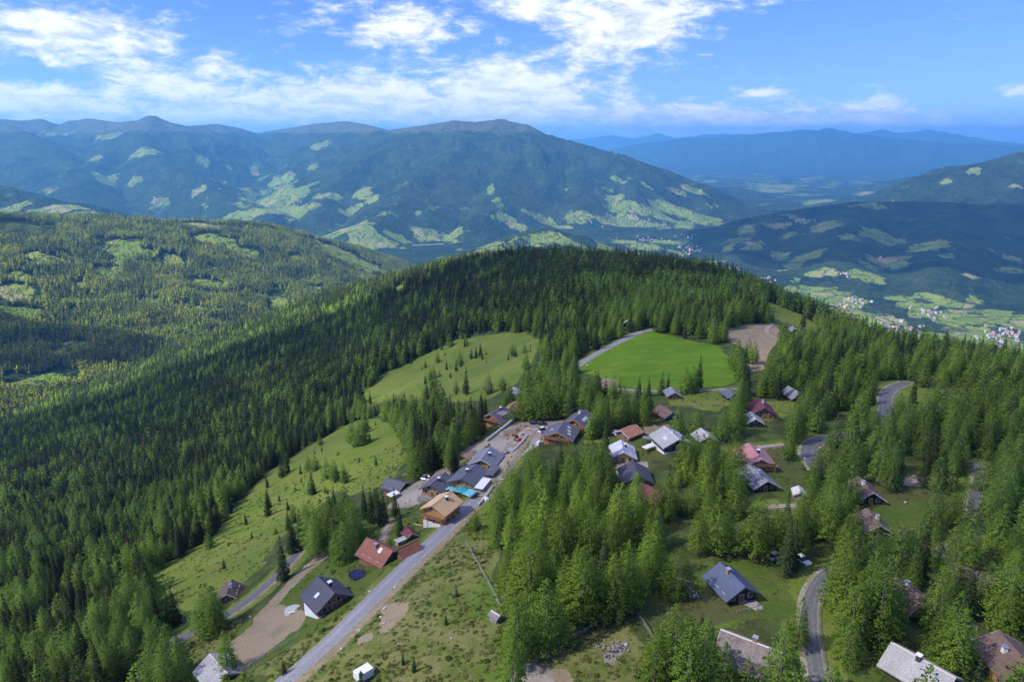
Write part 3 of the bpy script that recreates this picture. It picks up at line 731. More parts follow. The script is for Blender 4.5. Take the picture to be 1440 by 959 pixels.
def build_roads():
    mats = {'asphalt': tri_material('road_asphalt', [(0.20, 0.20, 0.215), (0.27, 0.27, 0.285), (0.23, 0.23, 0.24)], 1.3, 0.8, 0.1),
            'old_asphalt': tri_material('old_asphalt', [(0.10, 0.10, 0.105), (0.15, 0.15, 0.155), (0.12, 0.12, 0.12)], 1.3, 0.85, 0.1),
            'track': tri_material('gravel_track', [(0.30, 0.26, 0.20), (0.40, 0.36, 0.30), (0.27, 0.23, 0.17)], 1.8, 0.95, 0.4)}
    def road_mat(name, c0, c1, c2):
        m, t, out = new_mat(name)
        geo = t.n('ShaderNodeNewGeometry'); pos = geo.outputs['Position']; la = t.attr('across').outputs['Fac']
        a = t.noise(pos, 1.3, 5, 0.65); b = t.noise(pos, 0.18, 4, 0.6); e = t.noise(pos, 3.5, 3, 0.6)
        c = t.mix(t.ss(a, .3, .7), c0, c1); c = t.mix(t.ss(b, .48, .6), c, c2)
        q = t.math('ABSOLUTE', t.math('SUBTRACT', t.math('ABSOLUTE', la), 0.48))
        trk = t.ss(t.math('ADD', q, t.math('MULTIPLY', t.math('SUBTRACT', b, .5), .3)), 0.0, 0.28)
        c = t.mix(trk, t.mix(1.0, c, (1.22, 1.22, 1.22), 'MULTIPLY'), c)
        ed = t.ss(t.math('ADD', t.math('ABSOLUTE', la), t.math('MULTIPLY', t.math('SUBTRACT', a, .5), .5)), .86, 1.0)
        c = t.mix(ed, c, (0.27, 0.24, 0.17)); c = t.mix(t.ss(e, .62, .75), c, t.mix(1.0, c, (.7, .7, .7), 'MULTIPLY'))
        finish(t, out, c, .85, t.bump(a, .15, .1), .2); return m
    mats['asphalt'] = road_mat('road_asphalt', (0.20, 0.20, 0.21), (0.27, 0.27, 0.28), (0.235, 0.23, 0.235))
    mats['old_asphalt'] = road_mat('old_asphalt', (0.105, 0.105, 0.108), (0.155, 0.155, 0.158), (0.135, 0.13, 0.125))
    mats['track'] = road_mat('gravel_track', (0.29, 0.24, 0.175), (0.38, 0.33, 0.27), (0.24, 0.19, 0.13))
    verge = tri_material('road_edge', [(0.20, 0.19, 0.11), (0.38, 0.35, 0.29), (0.17, 0.18, 0.07)], 1.1, 0.95, 0.5)
    for n, mk, wd, ln in ROADS:
        tg = np.gradient(ln, axis=0); tg /= np.linalg.norm(tg, axis=1)[:, None] + 1e-9
        nrm = np.c_[-tg[:, 1], tg[:, 0]]
        wob = 0.18 * fbm(ln[:, 0], ln[:, 1], 6, 2, 61); wob2 = 0.18 * fbm(ln[:, 0], ln[:, 1], 6, 2, 62)
        zc = hz(ln[:, 0], ln[:, 1])
        offs = [-wd / 2 - 1.1, -wd / 2 - 0.9, -wd / 2, -wd / 4, 0, wd / 4, wd / 2, wd / 2 + 0.9, wd / 2 + 1.1]
        lift = [-0.5, 0.10, 0.20, 0.24, 0.26, 0.24, 0.20, 0.10, -0.5]
        rows = []
        for o_, lf in zip(offs, lift):
            k = wob * 1.8 if o_ < -wd / 3 else (wob2 * 1.8 if o_ > wd / 3 else 0 * wob)
            px_ = ln + nrm * (o_ + k)[:, None]
            zz = hz(px_[:, 0], px_[:, 1]); zz = np.where(np.abs(o_) < wd / 2 + 0.5, 0.5 * zz + 0.5 * zc, zz)
            rows.append(np.c_[px_, zz + lf])
        def strip(a, b, name, mat, parent=None):
            S = np.stack(rows[a:b + 1], 1); m_, k_ = S.shape[:2]
            ii = np.arange(m_ * k_).reshape(m_, k_)
            q = np.stack([ii[:-1, :-1], ii[1:, :-1], ii[1:, 1:], ii[:-1, 1:]], -1).reshape(-1, 4)[:, ::-1]
            me = np_mesh(name, S.reshape(-1, 3), q, mat)
            o = bpy.data.objects.new(name, me); COL.objects.link(o)
            if parent: o.parent = parent
            return o
        r = kind(strip(2, 6, n, mats[mk]), 'structure')
        nn_ = len(ln); ac = r.data.attributes.new('across', 'FLOAT', 'POINT'); ac.data.foreach_set('value', np.tile(np.array([-1, -.5, 0, .5, 1], np.float32), nn_))
        if mk != 'track':
            strip(0, 2, 'road_edge', verge, r); strip(6, 8, 'road_edge', verge, r)
# ---------------------------------------------------------------- building materials
def obj_coord_mat(name, cols, sx, sy, sz, rough=0.7, stripe=None, stripe_axis=1, bump=0.3, spec=0.3, dark=0.7):
    """weathered surface in object space; stripe = board or tile width in metres"""
    m, t, out = new_mat(name)
    tc = t.n('ShaderNodeTexCoord'); mp = t.n('ShaderNodeMapping')
    t.t.links.new(tc.outputs['Object'], mp.inputs[0]); mp.inputs['Scale'].default_value = (sx, sy, sz)
    oi = t.n('ShaderNodeObjectInfo')
    a = t.noise(mp.outputs[0], 1.0, 5, 0.65); b = t.noise(tc.outputs['Object'], 0.35, 3, 0.6)
    c = t.mix(t.ss(a, 0.3, 0.7), cols[0], cols[1]); c = t.mix(t.ss(b, 0.45, 0.75), c, cols[2] if len(cols) > 2 else cols[0])
    h = a
    if stripe:
        s = t.n('ShaderNodeSeparateXYZ'); t.t.links.new(tc.outputs['Object'], s.inputs[0])
        f = t.math('FRACT', t.math('DIVIDE', s.outputs[stripe_axis], stripe))
        g = t.ss(f, 0.0, 0.12)
        c = t.mix(g, t.mix(1.0, c, (dark, dark, dark), 'MULTIPLY'), c)
        cell = t.math('FLOOR', t.math('DIVIDE', s.outputs[stripe_axis], stripe))
        wn = t.n('ShaderNodeTexWhiteNoise', noise_dimensions='1D'); t.put(wn.inputs['W'], cell)
        c = t.mix(t.math('MULTIPLY', wn.outputs[0], 0.35), c, t.mix(1.0, c, (0.6, 0.6, 0.6), 'MULTIPLY'))
        h = t.math('ADD', a, g)
    finish(t, out, c, rough, t.bump(h, bump, 0.05), spec)
    return m
def plain(name, col, rough=0.6, metal=0.0, spec=0.4, var=0.15):
    m, t, out = new_mat(name)
    tc = t.n('ShaderNodeTexCoord')
    a = t.noise(tc.outputs['Object'], 1.7, 4, 0.6)
    c = t.mix(a, tuple(x * (1 - var) for x in col), tuple(min(1, x * (1 + var)) for x in col))
    finish(t, out, c, rough, t.bump(a, 0.1, 0.02), spec, metal)
    return m
M = {}
def make_mats():
    O = obj_coord_mat
    M['slate'] = O('slate_roof', [(0.115, 0.115, 0.14), (0.15, 0.15, 0.175), (0.13, 0.13, 0.15)], 3, 1, 1, 0.6, 0.45, 1)
    M['slate_blue'] = O('blue_slate_roof', [(0.075, 0.09, 0.15), (0.10, 0.12, 0.19), (0.085, 0.10, 0.155)], 3, 1, 1, 0.55, 0.45, 1)
    M['dark_slate'] = O('dark_slate_roof', [(0.06, 0.06, 0.08), (0.085, 0.085, 0.11), (0.07, 0.07, 0.085)], 3, 1, 1, 0.6, 0.4, 1)
    M['grey_slate'] = O('grey_slate_roof', [(0.20, 0.20, 0.23), (0.27, 0.27, 0.30), (0.23, 0.23, 0.25)], 3, 1, 1, 0.6, 0.5, 1)
    M['red'] = O('red_tile_roof', [(0.25, 0.085, 0.05), (0.32, 0.125, 0.08), (0.22, 0.09, 0.06)], 2, 1, 1, 0.7, 0.4, 1)
    M['maroon'] = O('maroon_roof', [(0.14, 0.035, 0.045), (0.19, 0.055, 0.06), (0.12, 0.04, 0.045)], 2, 1, 1, 0.7, 0.4, 1)
    M['pink'] = O('pink_seam_roof', [(0.42, 0.17, 0.16), (0.52, 0.24, 0.22), (0.45, 0.22, 0.20)], 2, 1, 1, 0.55, 0.7, 0, 0.3, 0.4, 0.85)
    M['orange_tile'] = O('orange_tile_roof', [(0.42, 0.17, 0.09), (0.54, 0.25, 0.15), (0.45, 0.23, 0.15)], 3, 1, 1, 0.75, 0.35, 1)
    M['new_wood_roof'] = O('raw_board_roof', [(0.62, 0.40, 0.20), (0.72, 0.49, 0.27), (0.66, 0.45, 0.25)], 1, 4, 1, 0.8, 0.3, 1)
    M['brown'] = O('brown_roof', [(0.14, 0.09, 0.075), (0.20, 0.13, 0.105), (0.16, 0.115, 0.095)], 3, 1, 1, 0.8, 0.4, 1)
    M['shingle'] = O('weathered_shingles', [(0.20, 0.165, 0.15), (0.31, 0.27, 0.25), (0.16, 0.125, 0.115)], 3, 2, 2, 0.9, 0.5, 0, 0.4, 0.1, 0.8)
    M['pale_shingle'] = O('pale_shingles', [(0.36, 0.35, 0.35), (0.50, 0.49, 0.48), (0.40, 0.38, 0.36)], 3, 2, 2, 0.85, 0.5, 0, 0.4, 0.15, 0.8)
    M['white_roof'] = O('white_grey_roof', [(0.52, 0.52, 0.52), (0.64, 0.64, 0.63), (0.48, 0.47, 0.45)], 3, 1, 1, 0.7, 0.5, 1, 0.2, 0.3, 0.85)
    M['honey'] = O('honey_boards', [(0.46, 0.235, 0.085), (0.58, 0.32, 0.13), (0.40, 0.21, 0.085)], 1, 1, 5, 0.75, 0.24, 2)
    M['orange_wood'] = O('orange_boards', [(0.50, 0.20, 0.05), (0.60, 0.27, 0.08), (0.46, 0.20, 0.07)], 1, 1, 5, 0.7, 0.24, 2)
    M['brown_wood'] = O('brown_boards', [(0.24, 0.115, 0.05), (0.33, 0.165, 0.075), (0.19, 0.095, 0.05)], 1, 1, 5, 0.8, 0.22, 2)
    M['dark_wood'] = O('dark_boards', [(0.028, 0.022, 0.02), (0.05, 0.038, 0.032), (0.035, 0.028, 0.024)], 1, 1, 5, 0.85, 0.22, 2)
    M['red_wood'] = O('dark_red_boards', [(0.11, 0.03, 0.025), (0.15, 0.045, 0.035), (0.09, 0.03, 0.025)], 1, 1, 5, 0.85, 0.22, 2)
    M['pale_wood'] = O('pale_boards', [(0.50, 0.34, 0.17), (0.62, 0.44, 0.24), (0.46, 0.33, 0.18)], 5, 5, 1, 0.8, 0.3, 1)
    M['grey_wood'] = O('grey_timber', [(0.25, 0.23, 0.20), (0.36, 0.33, 0.29), (0.22, 0.20, 0.17)], 2, 2, 4, 0.9)
    M['plaster'] = plain('white_plaster', (0.74, 0.73, 0.70), 0.85)
    M['concrete'] = plain('pale_concrete', (0.50, 0.49, 0.46), 0.9, 0, 0.2, 0.25)
    M['white'] = plain('white_paint', (0.80, 0.80, 0.79), 0.5)
    M['trim'] = plain('pale_verge_board', (0.52, 0.49, 0.45), 0.7)
    M['dark_trim'] = plain('dark_verge_board', (0.10, 0.085, 0.08), 0.7)
    M['metal'] = plain('zinc_metal', (0.52, 0.53, 0.55), 0.4, 0.8)
    M['black'] = plain('black_metal', (0.025, 0.025, 0.028), 0.5)
    M['brick'] = plain('brick_chimney', (0.34, 0.20, 0.14), 0.9, 0, 0.2, 0.3)
    M['soot'] = plain('dark_chimney', (0.06, 0.055, 0.05), 0.8)
    M['rubber'] = plain('rubber', (0.02, 0.02, 0.02), 0.8)
    M['car_black'] = plain('black_car_paint', (0.02, 0.02, 0.025), 0.25, 0.2, 0.6, 0.05)
    M['car_white'] = plain('white_car_paint', (0.80, 0.80, 0.80), 0.25, 0, 0.6, 0.05)
    M['car_blue'] = plain('blue_car_paint', (0.03, 0.10, 0.36), 0.25, 0.1, 0.6, 0.05)
    M['car_grey'] = plain('grey_car_paint', (0.30, 0.31, 0.33), 0.3, 0.4, 0.6, 0.05)
    M['digger'] = plain('digger_paint', (0.55, 0.10, 0.05), 0.45, 0, 0.5)
    M['digger_dark'] = plain('digger_frame', (0.06, 0.055, 0.06), 0.6)
    M['turquoise'] = plain('turquoise_tarpaulin', (0.05, 0.36, 0.40), 0.5, 0, 0.4, 0.2)
    M['turquoise2'] = plain('pale_turquoise_sheet', (0.18, 0.50, 0.54), 0.5, 0, 0.4, 0.2)
    M['blue_mat'] = plain('blue_mat', (0.02, 0.03, 0.13), 0.6)
    M['stone'] = tri_material('field_stone', [(0.33, 0.32, 0.30), (0.52, 0.50, 0.47)], 1.5, 0.9, 0.5)
    M['heap'] = tri_material('grey_rubble', [(0.17, 0.15, 0.13), (0.30, 0.27, 0.24)], 1.5, 0.95, 0.5)
    M['far_plaster'] = plain('far_plaster', (0.33, 0.32, 0.31), 0.9)
    M['viaduct'] = plain('viaduct_concrete', (0.28, 0.28, 0.27), 0.9)
    M['soil'] = tri_material('brown_soil', [(0.17, 0.12, 0.075), (0.28, 0.21, 0.14)], 1.5, 0.95, 0.5)
    g, t, out = new_mat('window_glass')
    b = finish(t, out, (0.03, 0.035, 0.045), 0.08, None, 0.8)
    M['glass'] = g
    g, t, out = new_mat('roof_window_glass')
    b = finish(t, out, (0.62, 0.66, 0.70), 0.15, None, 0.8)
    M['skyglass'] = g

def px_angle(u, v, vec, h=0.0):
    """compass angle on the ground of a direction seen in the photograph"""
    p = at_many([(u - vec[0] * .5, v - vec[1] * .5), (u + vec[0] * .5, v + vec[1] * .5)], h)
    # same height for both ends, so a level ridge
    a = ray_at_z(u - vec[0] * .5, v - vec[1] * .5, p[:, 2].mean()); b = ray_at_z(u + vec[0] * .5, v + vec[1] * .5, p[:, 2].mean())
    return atan2(b[1] - a[1], b[0] - a[0])

_O1 = 'first second third fourth fifth sixth seventh eighth ninth tenth eleventh twelfth thirteenth fourteenth fifteenth sixteenth seventeenth eighteenth nineteenth'.split()
ORDW = _O1 + [t if not k else {'twentieth': 'twenty', 'thirtieth': 'thirty', 'fortieth': 'forty', 'fiftieth': 'fifty'}[t] + '-' + _O1[k - 1] for t in ('twentieth', 'thirtieth', 'fortieth', 'fiftieth') for k in range(10)]
HOUSES = []      # (name, px, radius, label)  for trees and labels
def gable_profile(W, hw, hr, th, ov, steps=0, side=0):
    """cross-section (y, z) of a gabled roof slab, upper edge stepped like courses of shingles"""
    ye = W / 2 + ov; ze = hw - ov * hr / (W / 2); zr = hw + hr
    top = []
    for s in (-1, 1):
        pts = []
        n = max(1, steps)
        for i in range(n):
            f0, f1 = i / n, (i + 1) / n           # from ridge to eave
            pts.append((s * ye * f0, zr + (ze - zr) * f0 + (0.0 if steps else 0) + th))
            pts.append((s * ye * f1, zr + (ze - zr) * f1 + (0.10 if steps else 0) + th))
        if s == -1:
            pts = pts[::-1]
        top += pts
    out = []
    for p in top:
        if not out or abs(p[0] - out[-1][0]) + abs(p[1] - out[-1][1]) > 1e-4:
            out.append(p)
    return out + [(ye, ze), (0, zr), (-ye, ze)]
def house(name, px, ridge, L, W, hw, hr, roof, wall, label, cat='house', plinth=None, chimney=None, skylights=(), ov=0.9, ovx=0.9, courses=0,
          trim='trim', windows=True, balcony=False, door=True, top_px=False, plinth_h=0.0, below=3.0, dormer=False, porch=False, door_mat=None, side=None):
    L, W, hw, hr = L * .83, W * .83, hw * .86, hr * .83; plinth_h *= .8
    if chimney: chimney = (chimney[0] * .8, chimney[1] * .8, chimney[2])
    h = hw + (hr if top_px else hr * 0.55) + plinth_h
    ang = px_angle(px[0], px[1], ridge, h)
    g = at(px[0], px[1], h)
    gx, gy = g[0], g[1]; gz = float(hz(gx, gy, bumps=False))
    root = empty(name, (gx, gy, gz + plinth_h), ang)
    tag(root, label, cat, None)
    FLAT_PTS.append((gx, gy, 0.55 * math.hypot(L, W)))
    HOUSES.append((name, (px[0], px[1]), 0.5 * math.hypot(L, W), label, root))
    # which long side looks at the camera
    loc_cam = Vector((-gx, -gy)); ca, sa = cos(-ang), sin(-ang)
    cy = loc_cam.x * sa + loc_cam.y * ca; cx = loc_cam.x * ca - loc_cam.y * sa
    sd = 1 if cy > 0 else -1
    fx = 1 if cx > 0 else -1
    # walls with gables, one solid
    mb = MB(); poly = [(-W / 2, -below if not plinth else 0), (W / 2, -below if not plinth else 0), (W / 2, hw), (0, hw + hr - 0.02), (-W / 2, hw)]
    mb.prism(poly, 'x', -L / 2, L / 2); mb.build('wall', M[wall], root)
    if plinth:
        mb = MB(); mb.box(-L / 2 - 0.15, L / 2 + 0.15, -W / 2 - 0.15, W / 2 + 0.15, -below - plinth_h, 0.35); mb.build('plinth', M[plinth], root)
    prof = gable_profile(W, hw, hr, 0.24, ov, courses)
    mb = MB(); mb.prism(prof, 'x', -L / 2 - ovx, L / 2 + ovx); rf = mb.build('roof', M[roof], root)
    ye = W / 2 + ov; ze = hw - ov * hr / (W / 2)
    for e in (-1, 1):                                 # verge boards
        for s in (-1, 1):
            x0 = e * (L / 2 + ovx) + (0.003 if e > 0 else -0.063)
            mb = MB(); mb.prism([(0, hw + hr - 0.12), (s * ye, ze - 0.12), (s * ye, ze + 0.30), (0, hw + hr + 0.30)], 'x', x0, x0 + 0.06)
            mb.build('verge_board', M[trim], rf)
    mb = MB(); mb.prism([(-0.22, hw + hr + 0.20), (0.22, hw + hr + 0.20), (0.0, hw + hr + 0.36)], 'x', -L / 2 - ovx - 0.02, L / 2 + ovx + 0.02); mb.build('ridge_cap', M[trim if roof in ('shingle', 'pale_shingle') else roof], rf)
    if chimney:
        cx_, cy_, mt = chimney
        zb = hw + hr - abs(cy_) * hr / (W / 2)
        mb = MB(); mb.box(cx_ - .38, cx_ + .38, cy_ - .38, cy_ + .38, zb - 0.6, zb + 1.25); ch = mb.build('chimney', M[mt], root)
        mb = MB(); mb.box(cx_ - .5, cx_ + .5, cy_ - .5, cy_ + .5, zb + 1.25, zb + 1.42); mb.build('chimney_cap', M['metal' if mt != 'soot' else 'white'], ch)
    sl = hr / (W / 2)
    for (sx_, f, s) in skylights:                     # along ridge, fraction ridge->eave, side
        yc = s * ye * f; zc_ = hw + hr - abs(yc) * sl + 0.24; a_ = math.atan(sl) * s
        def skyl(mb, hx, hy, z0, z1):
            V = []
            for zz in (z0, z1):
                for (qx, qy) in ((-hx, -hy), (hx, -hy), (hx, hy), (-hx, hy)):
                    V.append((sx_ + qx, yc + qy * cos(a_) + zz * sin(a_), zc_ - qy * sin(a_) + zz * cos(a_)))
            mb.add(V, [(0, 3, 2, 1), (4, 5, 6, 7), (0, 1, 5, 4), (1, 2, 6, 5), (2, 3, 7, 6), (3, 0, 4, 7)])
        mb = MB(); skyl(mb, .52, .72, -0.05, 0.09); sk = mb.build('skylight', M['metal'], rf)
        mb = MB(); skyl(mb, .44, .62, 0.06, 0.11); mb.build('pane', M['skyglass'], rf)
    def window(face, pos, z, wd, ht, nm='window', mat='trim', pm='glass'):
        fr = MB(); pn = MB()
        if face == 'x':
            x = fx * L / 2
            fr.box(*sorted((x - fx * 0.02, x + fx * 0.10)), pos - wd / 2 - .1, pos + wd / 2 + .1, z - .1, z + ht + .1)
            pn.box(*sorted((x + fx * 0.05, x + fx * 0.13)), pos - wd / 2, pos + wd / 2, z, z + ht)
        else:
            y = sd * W / 2
            fr.box(pos - wd / 2 - .1, pos + wd / 2 + .1, *sorted((y - sd * 0.02, y + sd * 0.10)), z - .1, z + ht + .1)
            pn.box(pos - wd / 2, pos + wd / 2, *sorted((y + sd * 0.05, y + sd * 0.13)), z, z + ht)
        f_ = fr.build(nm, M[mat], root); pn.build('pane' if nm == 'window' else 'door_leaf', M[pm], f_)
    if windows:
        for i, yy in enumerate(np.linspace(-W * .3, W * .3, 3)):
            if door and i == 1:
                window('x', yy, 0.35 if plinth else 0.05, 1.0, 2.0, 'door', 'trim', door_mat or 'brown_wood')
            else:
                window('x', yy, 1.1, 1.0, 1.15)
        if hw + hr > 4.4:
            for yy in (-W * .14, W * .14):
                window('x', yy, hw + 0.15, 0.9, 1.0)
        for xx in np.linspace(-L * .32, L * .32, 3):
            window('y', xx, 1.1, 1.0, 1.1)
    if balcony:
        zb = 2.5; x0 = fx * L / 2
        mb = MB(); mb.box(*sorted((x0, x0 + fx * 1.5)), -W * .46, W * .46, zb, zb + 0.15); bl = mb.build('balcony', M['honey'], root)
        mb = MB(); mb.box(*sorted((x0 + fx * 1.42, x0 + fx * 1.5)), -W * .46, W * .46, zb + .15, zb + 1.05)
        mb.build('railing', M['brown_wood'], bl)
        for s in (-1, 1):
            mb = MB(); mb.box(*sorted((x0 + fx * 1.3, x0 + fx * 1.45)), s * W * .44 - .08, s * W * .44 + .08, -below, zb); mb.build('post', M['honey'], bl)
    if porch:
        x0 = fx * L / 2
        mb = MB(); mb.box(*sorted((x0 + fx * .02, x0 + fx * 3.2)), -W / 2, W / 2, -below, 0.18); pt = mb.build('terrace', M['grey_wood'], root)
        for s in (-1, 0, 1):
            mb = MB(); mb.box(*sorted((x0 + fx * 3.0, x0 + fx * 3.12)), s * W * .46 - .06, s * W * .46 + .06, 0.18, 1.1); mb.build('post', M['grey_wood'], pt)
        mb = MB(); mb.box(*sorted((x0 + fx * 3.02, x0 + fx * 3.1)), -W * .46, W * .46, 1.0, 1.12); mb.build('rail', M['grey_wood'], pt)
    if dormer:
        yc = sd * W * .27; zt = hw + hr * 0.86
        mb = MB(); mb.prism([(yc - sd * W * .2, zt), (yc + sd * W * .12, zt - .25), (yc + sd * W * .12, hw + .5), (yc - sd * W * .2, hw + .5)], 'x', -L * .2, L * .2); dm = mb.build('dormer', M['honey'], root)
        mb = MB(); mb.prism([(yc - sd * W * .24, zt + .02), (yc + sd * W * .2, zt - .32), (yc + sd * W * .2, zt - .14), (yc - sd * W * .24, zt + .2)], 'x', -L * .25, L * .25); mb.build('dormer_roof', M['grey_slate'], dm)
    return root

def build_houses():
    H = house
    H('chalet', (459, 829), (23, 23), 8.6, 10.2, 2.9, 3.3, 'dark_slate', 'brown_wood', 'dark slate roofed chalet with white base standing alone beside the sandy plot', plinth='plaster', plinth_h=0.7, chimney=(0.2, 1.2, 'soot'), skylights=((0.2, .5, -1),), porch=True, below=4, trim='dark_trim')
    H('chalet', (534, 771), (31, 16), 10.6, 8.4, 2.3, 3.0, 'red', 'brown_wood', 'red tiled chalet with white chimney cap below the road bend', chimney=(-.5, -1.2, 'brick'), skylights=((1.5, .25, -1),), trim='dark_trim', below=4)
    H('annexe', (573, 769), (-24, 12), 5.6, 4.2, 2.0, 1.7, 'red', 'brown_wood', 'low red roofed annexe adjoining the red tiled chalet', 'annexe', windows=False, trim='dark_trim')
    H('shed', (576, 747), (8, 10), 3.2, 3.0, 2.0, 1.0, 'maroon', 'brown_wood', 'small dark red shed behind the red annexe', 'shed', windows=False)
    H('shed', (563, 758), (12, -5), 3.0, 1.8, 1.6, .4, 'white_roof', 'grey_wood', 'tiny pale roofed shed against the red tiled chalet', 'shed', windows=False, ov=.2, ovx=.2)
    H('timber_house', (621, 705), (-22, 17), 9.8, 9.0, 5.0, 2.3, 'new_wood_roof', 'honey', 'unfinished new timber house with raw board roof and white base', plinth='plaster', plinth_h=1.6, chimney=(-1.2, 1.5, 'soot'), balcony=True, trim='honey', below=3)
    H('chalet', (616, 677), (-20, 17), 10.0, 9.0, 3.0, 2.4, 'slate', 'honey', 'slate roofed chalet with black chimney uphill of the raw board roof', chimney=(0.5, .8, 'soot'), trim='dark_trim', porch=True)
    H('chalet', (660, 667), (-18, 18), 12.0, 12.4, 3.2, 2.6, 'slate', 'honey', 'broad slate chalet with white chimney cap behind the turquoise tarpaulins', chimney=(0.3, -.8, 'soot'), trim='dark_trim')
    H('chalet', (684, 641), (-12, 16), 11.0, 10.2, 3.0, 2.4, 'grey_slate', 'honey', 'grey roofed chalet beside the dirt road at the building site', chimney=(0.3, 1.6, 'soot'), trim='trim')
    H('chalet', (700, 581), (-18, 9), 11.0, 11.6, 3.2, 3.2, 'slate', 'orange_wood', 'slate chalet with long dormer above the retaining wall', chimney=(-2, .4, 'soot'), dormer=True, trim='honey', balcony=True)
    H('chalet', (789, 604), (-10, 15), 11.5, 12.5, 3.2, 2.8, 'slate', 'orange_wood', 'slate chalet with several skylights beside the white car', skylights=((0, .5, 1), (2.2, .6, 1), (0.5, .55, -1), (-2.5, .4, 1)), balcony=True, trim='honey')
    H('chalet', (815, 587), (-15, 13), 12.0, 10.5, 3.4, 2.8, 'slate', 'orange_wood', 'slate chalet with three small skylights in a row at the wood edge', chimney=(-2, -.8, 'white'), skylights=((-.9, .45, 1), (0.5, .45, 1), (1.9, .45, 1)), balcony=True, trim='honey')
    H('cabin', (557, 679), (20, 6), 8.5, 8.0, 2.4, 1.8, 'slate', 'brown_wood', 'slate roofed cabin with white canopy at the meadow edge', trim='dark_trim')
    H('chalet', (722, 571), (-10, 10), 8.0, 7.5, 3.0, 2.2, 'orange_tile', 'orange_wood', 'orange timber chalet half hidden by larches behind the dormer chalet')
    H('hut', (884, 604), (10, -4), 8.0, 7.0, 2.6, 1.8, 'orange_tile', 'brown_wood', 'hut with bright orange tile roof near the gravel yard', chimney=None)
    H('chalet', (875, 631), (3, 14), 9.6, 9.0, 2.8, 2.4, 'white_roof', 'pale_wood', 'white roofed chalet with pale honey gable', chimney=(-.6, 1.4, 'soot'))
    H('cabin', (894, 663), (8, 20), 10.0, 9.5, 2.6, 2.6, 'dark_slate', 'brown_wood', 'dark slate cabin with black side shed under the white roofed chalet', trim='dark_trim')
    H('farmhouse', (944, 613), (16, 14), 11.5, 11.5, 3.0, 2.8, 'pale_shingle', 'dark_wood', 'large pale shingled house with white walls at its foot', plinth='plaster', plinth_h=.8, chimney=(.6, .4, 'white'), skylights=((.5, .5, -1), (1.6, .5, -1)), courses=9)
    H('cabin', (991, 611), (9, 9), 6.8, 7.0, 2.2, 2.0, 'pale_shingle', 'dark_wood', 'small grey shingled cabin right of the large pale shingled house', courses=7)
    H('hut', (946, 550), (6, 8), 6.5, 6.2, 2.6, 1.8, 'grey_slate', 'brown_wood', 'grey hut below the bright green meadow')
    H('cabin', (937, 577), (14, 8), 8.0, 7.0, 2.2, 2.0, 'brown', 'red_wood', 'brown cabin with dark red gable below the grey hut')
    H('chalet', (1071, 571), (8, 13), 10.5, 10.0, 2.8, 3.2, 'maroon', 'brown_wood', 'steep maroon roofed chalet among the larches', chimney=(-1, .6, 'white'), trim='dark_trim')
    H('cabin', (1059, 587), (6, 8), 6.4, 6.4, 2.4, 1.8, 'pale_shingle', 'dark_wood', 'pale grey roofed cabin in front of the maroon chalet', chimney=(0, -.6, 'white'))
    H('cabin', (1117, 551), (16, 9), 9.0, 8.0, 2.2, 2.4, 'grey_slate', 'dark_wood', 'dark cabin with light grey roof beyond the maroon chalet')
    H('carport', (1028, 552), (10, 8), 7.0, 6.0, 2.4, 1.4, 'slate', 'dark_wood', 'dark roofed carport shelter with a blue car parked in front', 'carport', windows=False)
    H('chalet', (1061, 639), (14, 17), 12.0, 12.0, 2.6, 3.0, 'pink', 'honey', 'faded pink roofed chalet beside the footpath', chimney=(.6, 1.2, 'soot'), trim='trim', balcony=True)
    H('cabin', (1066, 668), (24, 22), 11.5, 8.4, 2.4, 2.4, 'grey_slate', 'dark_wood', 'long grey roofed cabin just below the pink roofed chalet', chimney=(1, -.3, 'white'))
    H('shed', (1124, 690), (3, 10), 4.2, 3.6, 2.2, .9, 'white_roof', 'grey_wood', 'small white striped open shed on the lawn', 'shed', windows=False, ov=.5, ovx=.4)
    H('cabin', (1217, 686), (18, 19), 9.6, 8.2, 2.3, 2.8, 'brown', 'dark_wood', 'black walled cabin with brown roof and orange door by the lawn', chimney=(-.8, -.6, 'white'), door_mat='orange_wood')
    H('cabin', (1228, 731), (10, 12), 8.0, 7.0, 2.2, 2.2, 'brown', 'dark_wood', 'half hidden brown roof with white chimney below the black walled cabin', chimney=(.5, 1, 'white'))
    H('cabin', (1029, 814), (25, 25), 9.0, 8.2, 2.4, 2.6, 'slate_blue', 'dark_wood', 'blue slate cabin with black gable on the open lawn', chimney=(-1.1, -.5, 'brick'), trim='dark_trim', porch=True)
    H('barn', (1056, 902), (26, 10), 11.0, 9.5, 2.4, 3.4, 'shingle', 'dark_wood', 'weathered shingle barn with pale verge boards and brick chimney', 'barn', chimney=(.8, 0.3, 'brick'), top_px=True, courses=14)
    H('chalet', (1272, 829), (25, 18), 11.0, 9.5, 2.6, 2.6, 'brown', 'honey', 'brown roofed chalet with two bright skylights between larches', chimney=(.2, .3, 'white'), skylights=((-1.6, .4, -1),))
    H('cabin', (1368, 807), (14, 5), 9.0, 8.0, 2.4, 2.4, 'brown', 'brown_wood', 'brown roof hidden behind a dark spruce near the gravel road')
    H('chalet', (1428, 923), (20, 22), 11.0, 10.0, 3.4, 2.8, 'brown', 'honey', 'brown roofed chalet with honey balcony on the lawn edge', chimney=(-1, -2, 'white'), balcony=True)
    H('cabin', (1297, 928), (34, 19), 11.0, 8.5, 2.3, 2.8, 'pale_shingle', 'dark_wood', 'silver grey shingled cabin with square chimney on the mown lawn', chimney=(-.6, -.5, 'soot'), top_px=True, courses=9)
    H('hut', (323, 828), (4, -10), 6.4, 5.6, 2.2, 1.8, 'brown', 'brown_wood', 'brown roofed hut with white chimney above the lane', chimney=(0, -.4, 'white'))
